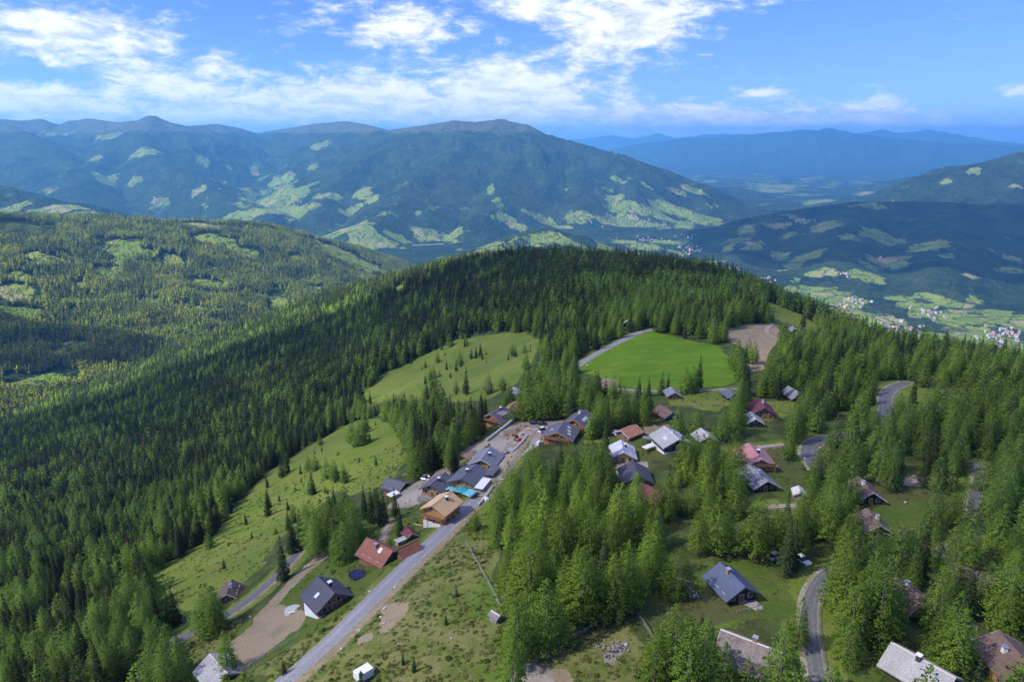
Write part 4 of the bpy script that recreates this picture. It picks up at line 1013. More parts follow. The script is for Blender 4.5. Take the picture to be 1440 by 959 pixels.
    H('chalet', (308, 938), (20, 22), 8.6, 8.0, 2.6, 2.4, 'pale_shingle', 'orange_wood', 'grey shingled chalet with bright orange gable below the sandy plot', chimney=None, courses=7, trim='trim')
    H('cottage', (854, 452), (8, 4), 7.0, 6.0, 2.6, 2.0, 'white_roof', 'plaster', 'white cottage nearest the meadow road on the wooded hilltop')
    H('cottage', (871, 446), (4, 7), 8.0, 7.0, 2.6, 3.0, 'slate', 'dark_wood', 'steep dark cottage behind the white cottage on the hilltop')
    H('cottage', (883, 452), (-7, 8), 9.0, 6.0, 2.2, 2.4, 'white_roof', 'dark_wood', 'cottage with long white roof beside the hilltop lane')
    H('cottage', (839, 437), (8, 3), 7.0, 6.0, 2.6, 2.2, 'brown', 'orange_wood', 'small brown cottage deep in the hilltop wood')
    H('cottage', (793, 478), (6, 6), 7.0, 6.0, 2.6, 2.2, 'brown', 'plaster', 'brown roofed cottage with white wall among spruces')
    H('cottage', (1054, 437), (6, 4), 8.0, 7.0, 2.6, 2.4, 'slate', 'dark_wood', 'dark cottage by the brown clearing')
    H('cottage', (1117, 462), (6, 5), 7.0, 6.0, 2.4, 2.2, 'grey_slate', 'dark_wood', 'grey roofed cottage by the yellow green slope')
    H('cottage', (783, 546), (8, 6), 7.0, 6.5, 2.6, 2.0, 'slate_blue', 'brown_wood', 'blue grey roof peeping above the larch row')
    H('cottage', (729, 549), (8, 4), 8.0, 6.0, 2.4, 1.8, 'grey_slate', 'brown_wood', 'low grey cottage at the foot of the upper meadow')
    H('cottage', (657, 592), (8, 4), 7.0, 6.0, 2.4, 1.8, 'grey_slate', 'brown_wood', 'grey roof hidden in the wood downhill of the dormer chalet')
    H('cabin', (918, 691), (12, 6), 8.0, 7.0, 2.4, 2.0, 'maroon', 'brown_wood', 'dull maroon roof deep among the bright larches')
    H('shed', (697, 864), (6, 4), 2.2, 1.8, 1.4, .5, 'shingle', 'grey_wood', 'tiny grey shed by the long rail fence', 'shed', windows=False, ov=.3, ovx=.3)
    H('shelter', (959, 817), (10, 3), 3.6, 2.8, 1.7, .8, 'shingle', 'grey_wood', 'low grey wood shelter left of the blue slate cabin', 'shelter', windows=False, ov=.3, ovx=.3)

# ---------------------------------------------------------------- other things
def ground_z(x, y):
    return float(hz(x, y))
def put(u, v):
    q = at(u, v); return q[0], q[1], ground_z(q[0], q[1])
def dup(root, loc, rz, label=None):
    r = root.copy(); COL.objects.link(r); r.location = loc; r.rotation_euler = (0, 0, rz)
    if label: r['label'] = label
    for ch in list(root.children):
        c = ch.copy(); COL.objects.link(c); c.parent = r
        for g in list(ch.children):
            d = g.copy(); COL.objects.link(d); d.parent = c
    return r
def car(loc, rz, paint, label, van=False):
    r = empty('car' if not van else 'van', loc, rz); tag(r, label, 'car' if not van else 'van')
    z = 0.32
    mb = MB()
    body = [(-2.1, z), (2.1, z), (2.15, z + .35), (2.0, z + .55), (0.95, z + .68), (-1.95, z + .66), (-2.15, z + .45)]
    mb.prism(body, 'y', -.88, .88); bd = mb.build('body', M[paint], r)
    top = 0.62 if not van else 1.2
    mb = MB()
    V = []
    for (xx, zz, hw_) in ((1.0, z + .64, .84), (-1.9, z + .64, .84), (-1.55, z + .64 + top, .66), (0.25, z + .64 + top, .66)):
        V += [(xx, -hw_, zz), (xx, hw_, zz)]
    mb.add(V, [(0, 1, 3, 2), (2, 3, 5, 4), (4, 5, 7, 6), (6, 7, 1, 0), (0, 2, 4, 6), (1, 7, 5, 3)]); mb.build('windows', M['glass'], r)
    mb = MB(); mb.box(-1.5, .2, -.64, .64, z + .64 + top, z + .70 + top); mb.build('roof', M[paint], r)
    for sx in (-1.3, 1.35):
        for sy in (-1, 1):
            mb = MB(); mb.cyl((sx, sy * .72, .33), (sx, sy * .92, .33), .33, n=12); wl = mb.build('wheel', M['rubber'], r)
            mb = MB(); mb.cyl((sx, sy * .90, .33), (sx, sy * .935, .33), .2, n=10); mb.build('rim', M['metal'], wl)
    for sy in (-1, 1):
        mb = MB(); mb.box(2.08, 2.16, sy * .65 - .18, sy * .65 + .18, z + .36, z + .5); mb.build('headlight', M['skyglass'], r)
    return r
def rail_fence(pxs, label, post_gap=2.6, rails=(0.45, 0.95), thick=0.07):
    ln = smooth_line(ground_xy(pxs), 0.4)
    s = np.r_[0, np.cumsum(np.hypot(*(ln[1:] - ln[:-1]).T))]
    t = np.arange(0, s[-1], post_gap); px_ = np.interp(t, s, ln[:, 0]); py_ = np.interp(t, s, ln[:, 1]); pz_ = hz(px_, py_)
    r = empty('rail_fence', (px_[0], py_[0], pz_[0])); tag(r, label, 'fence')
    o0 = np.array([px_[0], py_[0], pz_[0]])
    P = np.c_[px_, py_, pz_] - o0
    for i, p in enumerate(P):
        lean = random.uniform(-.06, .06)
        mb = MB(); mb.cyl((p[0], p[1], p[2] - .4), (p[0] + lean, p[1], p[2] + 1.15), thick * 1.2, thick, 6); mb.build('post', M['grey_wood'], r)
        if i + 1 < len(P):
            q = P[i + 1]
            for hh in rails:
                mb = MB(); e = random.uniform(-.06, .06)
                mb.cyl((p[0], p[1] + .08, p[2] + hh + e), (q[0], q[1] + .08, q[2] + hh - e), thick * .8, thick * .7, 6); mb.build('rail', M['grey_wood'], r)
    return r
def stone(loc, s, label, group, k):
    s = s * .62
    rr = np.random.default_rng(100 + k)
    bm = bmesh.new(); bmesh.ops.create_icosphere(bm, subdivisions=2, radius=1.0)
    for v in bm.verts:
        n = 1 + 0.35 * float(perlin(np.array([v.co.x * 1.3 + k]), np.array([v.co.y * 1.3 + v.co.z * 1.7]))[0])
        v.co = Vector((v.co.x * s * n * rr.uniform(.9, 1.3), v.co.y * s * n, v.co.z * s * n * .7))
    me = bpy.data.meshes.new('boulder'); bm.to_mesh(me); bm.free(); me.materials.append(M['stone'])
    o = bpy.data.objects.new('boulder', me); COL.objects.link(o); o.location = loc; o.rotation_euler = (0, 0, rr.uniform(0, 6))
    return tag(o, label, 'boulder', group)
def wall_line(name, pxs, hgt, th, mat, label, step=1.2, blocks=True):
    ln = smooth_line(ground_xy(pxs), step); z = hz(ln[:, 0], ln[:, 1])
    r = empty(name, (ln[0, 0], ln[0, 1], z[0])); tag(r, label, 'wall')
    for i in range(len(ln) - 1):
        a, b = ln[i], ln[i + 1]; d = b - a; n = np.array([-d[1], d[0]]) / np.hypot(*d) * th / 2
        k = random.uniform(-.06, .06)
        za, zb = z[i] - .6 - z[0], z[i] + hgt + k - z[0]
        V = []
        for zz in (za, zb):
            for q in (a + n - ln[0], b + n - ln[0], b - n - ln[0], a - n - ln[0]):
                V.append((q[0], q[1], zz))
        mb = MB(); mb.add(V, [(0, 3, 2, 1), (4, 5, 6, 7), (0, 1, 5, 4), (1, 2, 6, 5), (2, 3, 7, 6), (3, 0, 4, 7)])
        mb.build('block', M[mat], r)
    return r
def build_things():
    # cars
    def c(u, v, ang_vec, paint, label, van=False):
        return car(put(u, v), px_angle(u, v, ang_vec), paint, label, van)
    c(752, 596, (8, 1), 'car_black', 'black car parked nearest the dormer chalet at the turning place')
    c(762, 597, (8, 2), 'car_black', 'black car parked closer to the skylight chalets')
    c(764, 607, (9, -3), 'car_white', 'white car parked in front of the skylight chalet', True)
    c(1032, 564, (8, 3), 'car_blue', 'blue car with white load in front of the dark carport')
    c(605, 668, (6, -5), 'car_black', 'black car behind the slate chalet with black chimney')
    c(599, 672, (6, -5), 'car_grey', 'grey car parked beside the black car on the paved strip')
    c(877, 672, (4, 8), 'car_black', 'black car beside the dark slate cabin')
    c(1128, 789, (7, 5), 'car_white', 'white car half under the larches at the gravel bend')
    c(1092, 783, (10, -3), 'car_white', 'white car under trees left of the gravel bend')
    c(868, 612, (8, 3), 'car_white', 'white car by the orange tiled hut')
    c(711, 640, (6, -7), 'car_grey', 'grey car waiting on the dirt road by the grey roofed chalet')
    # box trailer
    x, y, z = put(512, 956)
    r = empty('box_trailer', (x, y, z), px_angle(505, 955, (10, -6))); tag(r, 'white box trailer with grey side on the bright grass by the road', 'trailer')
    mb = MB(); mb.box(-1.6, 1.6, -1.05, 1.05, .55, 2.3); b_ = mb.build('body', M['white'], r)
    mb = MB(); mb.box(-1.62, 1.62, -1.07, 1.07, .6, .85); mb.build('skirt', M['car_grey'], b_)
    mb = MB(); mb.box(-1.55, -.02, -1, 1, 2.3, 2.36); mb.build('roof_panel', M['white'], r)
    mb = MB(); mb.box(.02, 1.55, -1, 1, 2.3, 2.36); mb.build('roof_panel', M['white'], r)
    mb = MB(); mb.cyl((1.6, 0, .5), (2.9, 0, .5), .06, n=6); mb.build('drawbar', M['black'], r)
    for sy in (-1, 1):
        mb = MB(); mb.cyl((0, sy * .95, .33), (0, sy * 1.15, .33), .33, n=12); wl = mb.build('wheel', M['rubber'], r)
        mb = MB(); mb.cyl((0, sy * 1.13, .33), (0, sy * 1.17, .33), .18, n=10); mb.build('rim', M['metal'], wl)
    # trampoline
    x, y, z = put(502, 811)
    r = empty('trampoline', (x, y, z)); tag(r, 'round black trampoline with safety net on the dry lawn', 'trampoline')
    n = 20; mb = MB()
    R_ = 2.1
    ring = lambda rr, zz: [(rr * cos(2 * pi * i / n), rr * sin(2 * pi * i / n), zz) for i in range(n)]
    V = ring(R_, .86) + ring(R_ - .35, .86) + ring(R_, .78) + ring(R_ - .35, .78)
    FC = []
    for i in range(n):
        j = (i + 1) % n
        FC += [(i, j, n + j, n + i), (2 * n + i, 3 * n + i, 3 * n + j, 2 * n + j), (i, 2 * n + i, 2 * n + j, j), (n + i, n + j, 3 * n + j, 3 * n + i)]
    mb.add(V, FC); mb.build('padding', M['black'], r)
    mb = MB(); mb.cyl((0, 0, .79), (0, 0, .82), R_ - .36, n=n); mb.build('jumping_mat', M['blue_mat'], r)
    nt = MB()
    for k in range(9):
        zz = .95 + k * .2
        for i in range(n):
            a = 2 * pi * i / n; b = 2 * pi * (i + 1) / n
            nt.cyl((R_ * cos(a), R_ * sin(a), zz), (R_ * cos(b), R_ * sin(b), zz), .022, n=3)
    for i in range(n * 2):
        a = pi * i / n; nt.cyl((R_ * cos(a), R_ * sin(a), .86), (R_ * cos(a), R_ * sin(a), 2.6), .022, n=3)
    kind(nt.build('net', M['black'], r), 'stuff')
    for i in range(6):
        a = 2 * pi * i / 6; mb = MB(); mb.cyl((R_ * 1.02 * cos(a), R_ * 1.02 * sin(a), 0), (R_ * 1.02 * cos(a), R_ * 1.02 * sin(a), 2.7), .045, n=6); mb.build('pole', M['black'], r)
    # round garden terrace with table
    x, y, z = put(413, 858)
    r = empty('paved_circle', (x, y, z)); tag(r, 'round pale paved circle with white bench beside the slate chalet', 'paving')
    for ringi, (r0, r1, cnt) in enumerate(((0, .7, 5), (.74, 1.5, 9), (1.54, 2.3, 14))):
        for k in range(cnt):
            a0, a1 = 2 * pi * k / cnt + .02, 2 * pi * (k + 1) / cnt - .02
            mid = (a0 + a1) / 2
            poly = [(r0 * cos(a0), r0 * sin(a0)), (r1 * cos(a0), r1 * sin(a0)), (r1 * cos(mid), r1 * sin(mid)), (r1 * cos(a1), r1 * sin(a1)), (r0 * cos(a1), r0 * sin(a1))] if r0 > 0 else [(0.01 * cos(mid), .01 * sin(mid)), (r1 * cos(a0), r1 * sin(a0)), (r1 * cos(mid), r1 * sin(mid)), (r1 * cos(a1), r1 * sin(a1))]
            mb = MB(); mb.prism(poly, 'z', -.3, .12 + random.uniform(0, .02)); mb.build('paving_stone', M['concrete'], r)
    x, y, z = put(410, 863); r = empty('bench', (x, y, z + .1), .3); tag(r, 'white bench on the round pale paving', 'bench')
    mb = MB(); mb.box(-.9, .9, -.2, .2, .42, .48); mb.build('seat', M['white'], r)
    for s in (-1, 1):
        mb = MB(); mb.box(s * .75 - .05, s * .75 + .05, -.18, .18, 0, .42); mb.build('leg', M['white'], r)
    # excavator
    x, y, z = put(728, 620)
    r = empty('excavator', (x, y, z), 2.2); tag(r, 'small red and black excavator working on the building site', 'excavator')
    for s in (-1, 1):
        mb = MB(); mb.prism([(-1.3, .15), (-1.1, 0), (1.1, 0), (1.3, .15), (1.3, .5), (1.1, .65), (-1.1, .65), (-1.3, .5)], 'y', s * .75 - .25, s * .75 + .25); mb.build('track', M['rubber'], r)
    mb = MB(); mb.box(-1.4, .9, -.85, .85, .7, 1.5); bd = mb.build('body', M['digger'], r)
    mb = MB(); mb.box(-.4, .8, .1, .85, 1.5, 2.5); cb = mb.build('cab', M['digger_dark'], r)
    mb = MB(); mb.box(-.3, .84, .06, .89, 1.7, 2.35); mb.build('window', M['glass'], cb)
    for a, b, rr in (((.8, -.3, 1.2), (2.3, -.3, 2.8), .17), ((2.3, -.3, 2.8), (3.4, -.3, 1.5), .13)):
        mb = MB(); mb.cyl(a, b, rr, rr * .8, 6); mb.build('boom', M['digger'], r)
    mb = MB(); mb.prism([(3.1, 1.5), (3.7, 1.4), (3.6, .8), (3.0, .9)], 'y', -.65, .05); mb.build('bucket', M['digger_dark'], r)
    # heaps of soil
    for k, (u, v, rr_, hh, lab) in enumerate(((724, 607, 4.5, 1.5, 'brown soil heap in the middle of the building site'), (712, 636, 3.4, 1.1, 'brown soil heap along the dirt road'), (738, 601, 3.0, 1.0, 'small soil heap near the black cars'), (665, 640, 5.0, 1.2, 'wide earth heap above the grey roofed chalet'))):
        q = put(u, v); n_ = 18; V = [(0, 0, hh)]; FC = []
        for i in range(1, 7):
            for j in range(n_):
                a_ = 2 * pi * j / n_; f_ = i / 6
                nz_ = float(perlin(np.array([cos(a_) * 1.5 + k * 4 + f_]), np.array([sin(a_) * 1.5 + f_ * 2]))[0])
                R_ = rr_ * f_ * (1 + .3 * nz_); V.append((R_ * cos(a_), R_ * .7 * sin(a_), hh * (1 - f_) ** 1.2 * (1 + .5 * nz_) - .25 * f_))
        FC += [(0, 1 + j, 1 + (j + 1) % n_) for j in range(n_)]
        for i in range(5):
            for j in range(n_): b_ = 1 + i * n_; FC.append((b_ + j, b_ + n_ + j, b_ + n_ + (j + 1) % n_, b_ + (j + 1) % n_))
        o = link_mesh('soil_heap', V, FC, M['soil'], None, True); o.location = q; o.rotation_euler = (0, 0, k * .9); tag(o, lab, 'soil heap')
    # tarpaulins on the building plot
    for k, (u, v, vec, wd, dp, mt, lab) in enumerate(((650, 688, (-14, 10), 4.0, 3.6, 'turquoise', 'deep turquoise tarpaulin over the plot beside the raw board roof'), (636, 686, (-14, 10), 3.2, 3.4, 'turquoise2', 'pale turquoise tarpaulin nearest the black chimney chalet'), (661, 692, (-14, 10), 4.4, 3.2, 'turquoise2', 'pale turquoise tarpaulin nearest the asphalt road'))):
        q = at(u, v, 2.2); zz = ground_z(q[0], q[1])
        r = empty('tarpaulin', (q[0], q[1], zz), px_angle(u, v, vec)); tag(r, lab, 'tarpaulin', 'tarpaulins on the building plot')
        N = 8; V = []
        for i in range(N + 1):
            for j in range(N + 1):
                xx = (i / N - .5) * wd; yy = (j / N - .5) * dp
                V.append((xx, yy, 2.2 + .25 * float(perlin(np.array([i * .45 + k * 3.3]), np.array([j * .45]))[0]) - .3 * abs(j / N - .5)))
        FC = [(i * (N + 1) + j, i * (N + 1) + j + 1, (i + 1) * (N + 1) + j + 1, (i + 1) * (N + 1) + j) for i in range(N) for j in range(N)]
        o = link_mesh('sheet', V, FC, M[mt], r, True); so = o.modifiers.new('thickness', 'SOLIDIFY'); so.thickness = .04
        for sx in (-1, 1):
            for sy in (-1, 1):
                mb = MB(); mb.cyl((sx * wd * .45, sy * dp * .45, -.6), (sx * wd * .45, sy * dp * .45, 2.05), .06, n=6); mb.build('post', M['honey'], r)
    # white concrete ramp, garage roofs, canopy
    def flat(name, u, v, vec, L_, W_, h_, mat, label, cat):
        q = at(u, v, h_); zz = ground_z(q[0], q[1]); r_ = empty(name, (q[0], q[1], zz), px_angle(u, v, vec)); tag(r_, label, cat)
        mb = MB(); mb.box(-L_ / 2, L_ / 2, -W_ / 2, W_ / 2, h_ - .18, h_); mb.build('roof', M[mat], r_)
        for sx in (-1, 1):
            for sy in (-1, 1):
                mb = MB(); mb.box(sx * (L_ / 2 - .15) - .1, sx * (L_ / 2 - .15) + .1, sy * (W_ / 2 - .15) - .1, sy * (W_ / 2 - .15) + .1, -1.2, h_ - .18); mb.build('post', M['brown_wood'], r_)
        return r_
    flat('canopy', 553, 693, (14, -6), 4.2, 2.8, 2.3, 'white', 'white flat canopy in front of the slate cabin at the meadow edge', 'canopy')
    flat('carport_roof', 679, 679, (-14, 17), 7.5, 3.0, 2.2, 'white', 'long white flat carport roof between broad slate chalet and road', 'carport')
    flat('carport_roof', 692, 661, (-12, 14), 7.0, 3.4, 2.0, 'slate', 'dark flat carport roof beside the grey roofed chalet', 'carport')
    flat('canopy', 912, 615, (10, 1), 4.0, 2.0, 2.0, 'grey_slate', 'small grey flat canopy beside the orange tiled hut', 'canopy')
    flat('canopy', 912, 627, (10, -4), 4.4, 2.2, 1.8, 'white', 'small white flat canopy between the white roofed chalet and pale shingled house', 'canopy')
    # walls
    wall_line('retaining_wall', [(684, 621), (700, 609), (716, 597), (728, 588)], 1.3, .7, 'concrete', 'pale block retaining wall below the dormer chalet')
    wall_line('stone_wall', [(672, 712), (684, 698), (694, 684)], .8, .8, 'stone', 'low wall of pale blocks along the road beside the broad slate chalet', 1.4)
    wall_line('stone_wall', [(720, 636), (735, 622), (742, 612)], .7, .8, 'stone', 'row of white blocks beside the dirt road on the site', 1.3)
    # stacked material on the site
    for k, (u, v, lab, mt) in enumerate(((684, 704, 'white crate with grey side on the road verge', 'white'), (742, 606, 'pale timber stack near the excavator', 'pale_wood'), (716, 643, 'small timber stack beside the grey roofed chalet', 'pale_wood'), (733, 612, 'pale sand bags stack behind the excavator', 'concrete'), (757, 624, 'white panel stack by the skylight chalet', 'white'))):
        q = put(u, v); r = empty('material_stack', q, random.uniform(0, 3)); tag(r, lab, 'stack', 'building material on the site')
        for i in range(3):
            mb = MB(); mb.box(-1.1 + .05 * i, 1.1 - .07 * i, -.5, .5, .02 + .32 * i, .30 + .32 * i); mb.build('layer', M[mt], r)
    # fences
    rail_fence([(655, 765), (672, 795), (690, 828), (707, 862)], 'straight pale rail fence running down the heath slope')
    rail_fence([(750, 931), (790, 905), (820, 890), (850, 872), (886, 856)], 'grey rail fence climbing from the gravel pad to the larches')
    rail_fence([(888, 858), (905, 878), (918, 900), (930, 922)], 'grey rail fence descending from the fence corner beside the heath')
    rail_fence([(728, 898), (740, 915), (748, 930)], 'short grey rail fence meeting the gravel pad')
    rail_fence([(340, 946), (385, 918), (432, 888)], 'rail fence along the lower edge of the sandy plot')
    rail_fence([(1240, 752), (1290, 748), (1322, 724)], 'rail fence around the lawn of the black walled cabin')
    rail_fence([(1335, 880), (1365, 882), (1385, 892)], 'rail fence at the back of the mown lawn')
    rail_fence([(935, 573), (990, 571), (1030, 572)], 'pale rail fence below the grey hut')
    # logs and garden bits
    for u, v, vec, lab in ((1047, 846, (18, -10), 'pale log lying on the lawn below the blue slate cabin'), (590, 739, (16, 4), 'pale log beside the lawn of the raw board house')):
        q = put(u, v); a = px_angle(u, v, vec); r = MB(); r.cyl((-1.7 * cos(a), -1.7 * sin(a), .2), (1.7 * cos(a), 1.7 * sin(a), .2), .2, .16, 8)
        o = r.build('log', M['pale_wood']); o.location = q; tag(o, lab, 'log')
    for k, (u, v, lab) in enumerate(((968, 832, 'weathered picnic table left of the blue slate cabin'), (975, 838, 'weathered picnic table lower on the lawn beside the first'), (1370, 906, 'garden table on the lawn behind the silver shingled cabin'))):
        q = put(u, v); r = empty('picnic_table', q, random.uniform(0, 3)); tag(r, lab, 'table')
        mb = MB(); mb.box(-.9, .9, -.4, .4, .72, .78); mb.build('tabletop', M['trim'], r)
        for s in (-1, 1):
            mb = MB(); mb.box(-.9, .9, s * .75 - .14, s * .75 + .14, .42, .47); mb.build('bench_seat', M['trim'], r)
            mb = MB(); mb.box(s * .6 - .05, s * .6 + .05, -.8, .8, .34, .42); mb.build('crossbar', M['trim'], r)
            mb = MB(); mb.box(s * .6 - .05, s * .6 + .05, -.35, .35, 0, .72); mb.build('leg', M['trim'], r)
    # boulders
    ST = [(430, 681, .7, 'white boulder low on the middle meadow'), (536, 645, .5, 'white boulder in the upper part of the middle meadow'), (557, 653, .6, 'white boulder by the bushes above the slate cabin'), (626, 505, 1.1, 'pale boulder in the middle of the upper meadow'), (634, 507, .8, 'small pale boulder beside the shrubs of the upper meadow'),
          (536, 868, .6, 'pale boulder at the road edge beside the bare soil'), (541, 856, .7, 'pale boulder just uphill of the bare soil'), (505, 886, .55, 'white boulder on the road verge below the soil patch'), (556, 826, .6, 'white boulder on the uphill road verge'), (520, 832, .6, 'white boulder on the downhill road verge'),
          (598, 781, .5, 'white boulder on the verge near the red annexe'), (480, 912, .5, 'white boulder lower on the road verge'), (638, 752, .5, 'white boulder by the road opposite the raw board house'), (655, 731, .6, 'white boulder by the road opposite the tarpaulins'), (540, 868 + 8, .5, 'grey boulder lying in the bare soil'),
          (635, 897, .4, 'small white stone on the open heath'), (1132, 645, .8, 'white boulder at the winding road bend'), (1153, 630, .8, 'pale boulder on the inside of the winding road'), (826, 514, 1.0, 'white block at the meadow road corner'), (1273, 707, .6, 'flat white boulder on the lawn of the black walled cabin'), (352, 868, .5, 'white stone beside the lane'), (287, 897, .5, 'white stone at the lane edge by the larch'),
          (880, 907, .7, 'boulder at the head of the stone heap on the heath'), (560, 905, .35, 'little stone by the lower soil patch'), (745, 903, .5, 'grey stone under the short fence')]
    for k, (u, v, s, lab) in enumerate(ST):
        q = put(u, v); stone((q[0], q[1], q[2] + s * .2), s, lab, 'boulders on the meadows and verges', k)
    # stone heap: single stones
    hp = empty('stone_heap', put(864, 914)); tag(hp, 'heap of grey rubble stones on the heath', 'stone heap')
    base = hp.location
    for k in range(46):
        x, y = random.uniform(-2.6, 2.6), random.gauss(0, 1.1)
        s = random.uniform(.16, .38)
        bm = bmesh.new(); bmesh.ops.create_icosphere(bm, subdivisions=1, radius=s)
        for v in bm.verts: v.co *= random.uniform(.75, 1.25)
        me = bpy.data.meshes.new('rubble_stone'); bm.to_mesh(me); bm.free(); me.materials.append(M['heap'])
        o = bpy.data.objects.new('rubble_stone', me); COL.objects.link(o); o.parent = hp
        X, Y = x * .8 - y * .5, x * .6 + y
        o.location = (X, Y, ground_z(base.x + X, base.y + Y) - base.z + s * .4 + max(0, .5 - abs(y) * .4 - abs(x) * .1))
    # viaduct across the side valley
    a = at(580, 347); b = at(624, 346)
    zt = max(a[2], b[2]) + 12
    r = empty('motorway_viaduct', (a[0], a[1], zt)); tag(r, 'long pale motorway viaduct on piers across the wooded side valley', 'bridge')
    d = np.array([b[0] - a[0], b[1] - a[1]]); Lb = np.hypot(*d)
    if Lb > 900: d = d / Lb * 900; Lb = 900
    r.rotation_euler = (0, 0, atan2(d[1], d[0]))
    mb = MB(); mb.box(0, Lb, -9, 9, -5, 0); mb.build('deck', M['viaduct'], r)
    for i in range(1, 8):
        xx = Lb * i / 8; gx, gy = a[0] + d[0] * i / 8, a[1] + d[1] * i / 8; gz = ground_z(gx, gy)
        mb = MB(); mb.box(xx - 3, xx + 3, -5, 5, min(gz - zt, -20) - 5, -5); mb.build('pier', M['viaduct'], r)
    # distant villages
    wm = [M['plaster'], M['white_roof'], M['trim']]; rm = [M['brown'], M['orange_tile'], M['slate'], M['grey_slate'], M['red']]
    meshes = []
    for k in range(6):
        L_, W_, hw, hr = 13 + k * 1.5, 9.5 + k % 3, 6 + (k % 2) * 2, 4.2
        mb = MB(); mb.prism([(-W_ / 2, -6), (W_ / 2, -6), (W_ / 2, hw), (0, hw + hr), (-W_ / 2, hw)], 'x', -L_ / 2, L_ / 2, 0)
        mb.prism(gable_profile(W_, hw, hr, .4, 1.0), 'x', -L_ / 2 - 1, L_ / 2 + 1, 1)
        o = mb.build('village_house', [M['far_plaster'], rm[k % 5]]); meshes.append(o.data); bpy.data.objects.remove(o)
    total = sum(v[5] for v in VILLAGES_PX); lim = 296 / total
    rv = random.Random(5)
    pts = []; meta = []
    for grp, u, v, su, sv, cnt in VILLAGES_PX:
        for _ in range(int(cnt * lim)):
            pts.append((u + rv.gauss(0, su * .75), v + rv.gauss(0, sv * .75))); meta.append((grp, u, v))
    rank = {}
    def ordw(k): return ORDW[k] if k < len(ORDW) else 'last'
    for (grp, u, v), (pu, pv), q in sorted(zip(meta, pts, at_many(pts)), key=lambda e: e[1][0]):
        mi = rv.randrange(len(meshes)); o = bpy.data.objects.new('village_house', meshes[mi]); COL.objects.link(o)
        sc = rv.uniform(.75, 1.15); o.scale = (sc, sc, sc); o.location = tuple(q); o.rotation_euler = (0, 0, rv.choice([.4, 1.9, 1.2]) + rv.uniform(-.3, .3))
        rc = ['brown', 'orange', 'dark grey', 'light grey', 'red', 'brown'][mi]; k = rank[(grp, rc)] = rank.get((grp, rc), -1) + 1
        lab = f"{ordw(k)} {rc} roofed house from the left, {grp.replace('houses of ', 'in ').replace('houses along', 'along').replace('farmhouses ', 'farms ')}"
        tag(o, lab, 'house', grp)
# ---------------------------------------------------------------- trees
def leaf_material(name, c0, c1, c2, trans=0.3, dead_from=2.0):
    m, t, out = new_mat(name)
    oi = t.n('ShaderNodeObjectInfo'); geo = t.n('ShaderNodeNewGeometry')
    stand = t.noise(geo.outputs['Position'], 0.012, 3, 0.5); fine = t.noise(geo.outputs['Position'], 0.8, 2, 0.5)
    c = t.mix(oi.outputs['Random'], c0, c1)
    c = t.mix(t.ss(stand, 0.4, 0.65), c, c2)
    v = t.math('FRACT', t.math('MULTIPLY', oi.outputs['Random'], 7.31))
    dead = t.math('GREATER_THAN', t.math('FRACT', t.math('MULTIPLY', oi.outputs['Random'], 91.7)), dead_from)
    c = t.mix(dead, c, (0.13, 0.085, 0.045))
    v = t.math('MULTIPLY_ADD', v, 0.5, 0.78)
    f = t.math('MULTIPLY', v, t.math('MULTIPLY_ADD', fine, 0.5, 0.75))
    cc = t.n('ShaderNodeCombineColor'); [t.put(cc.inputs[i], f) for i in range(3)]
    c = t.mix(1.0, c, cc.outputs[0], 'MULTIPLY')
    d = t.n('ShaderNodeBsdfDiffuse'); t.put(d.inputs[0], c)
    tr = t.n('ShaderNodeBsdfTranslucent'); t.put(tr.inputs[0], c)
    mx = t.n('ShaderNodeMixShader'); mx.inputs[0].default_value = trans
    t.t.links.new(d.outputs[0], mx.inputs[1]); t.t.links.new(tr.outputs[0], mx.inputs[2]); t.t.links.new(mx.outputs[0], out.inputs[0])
    return m
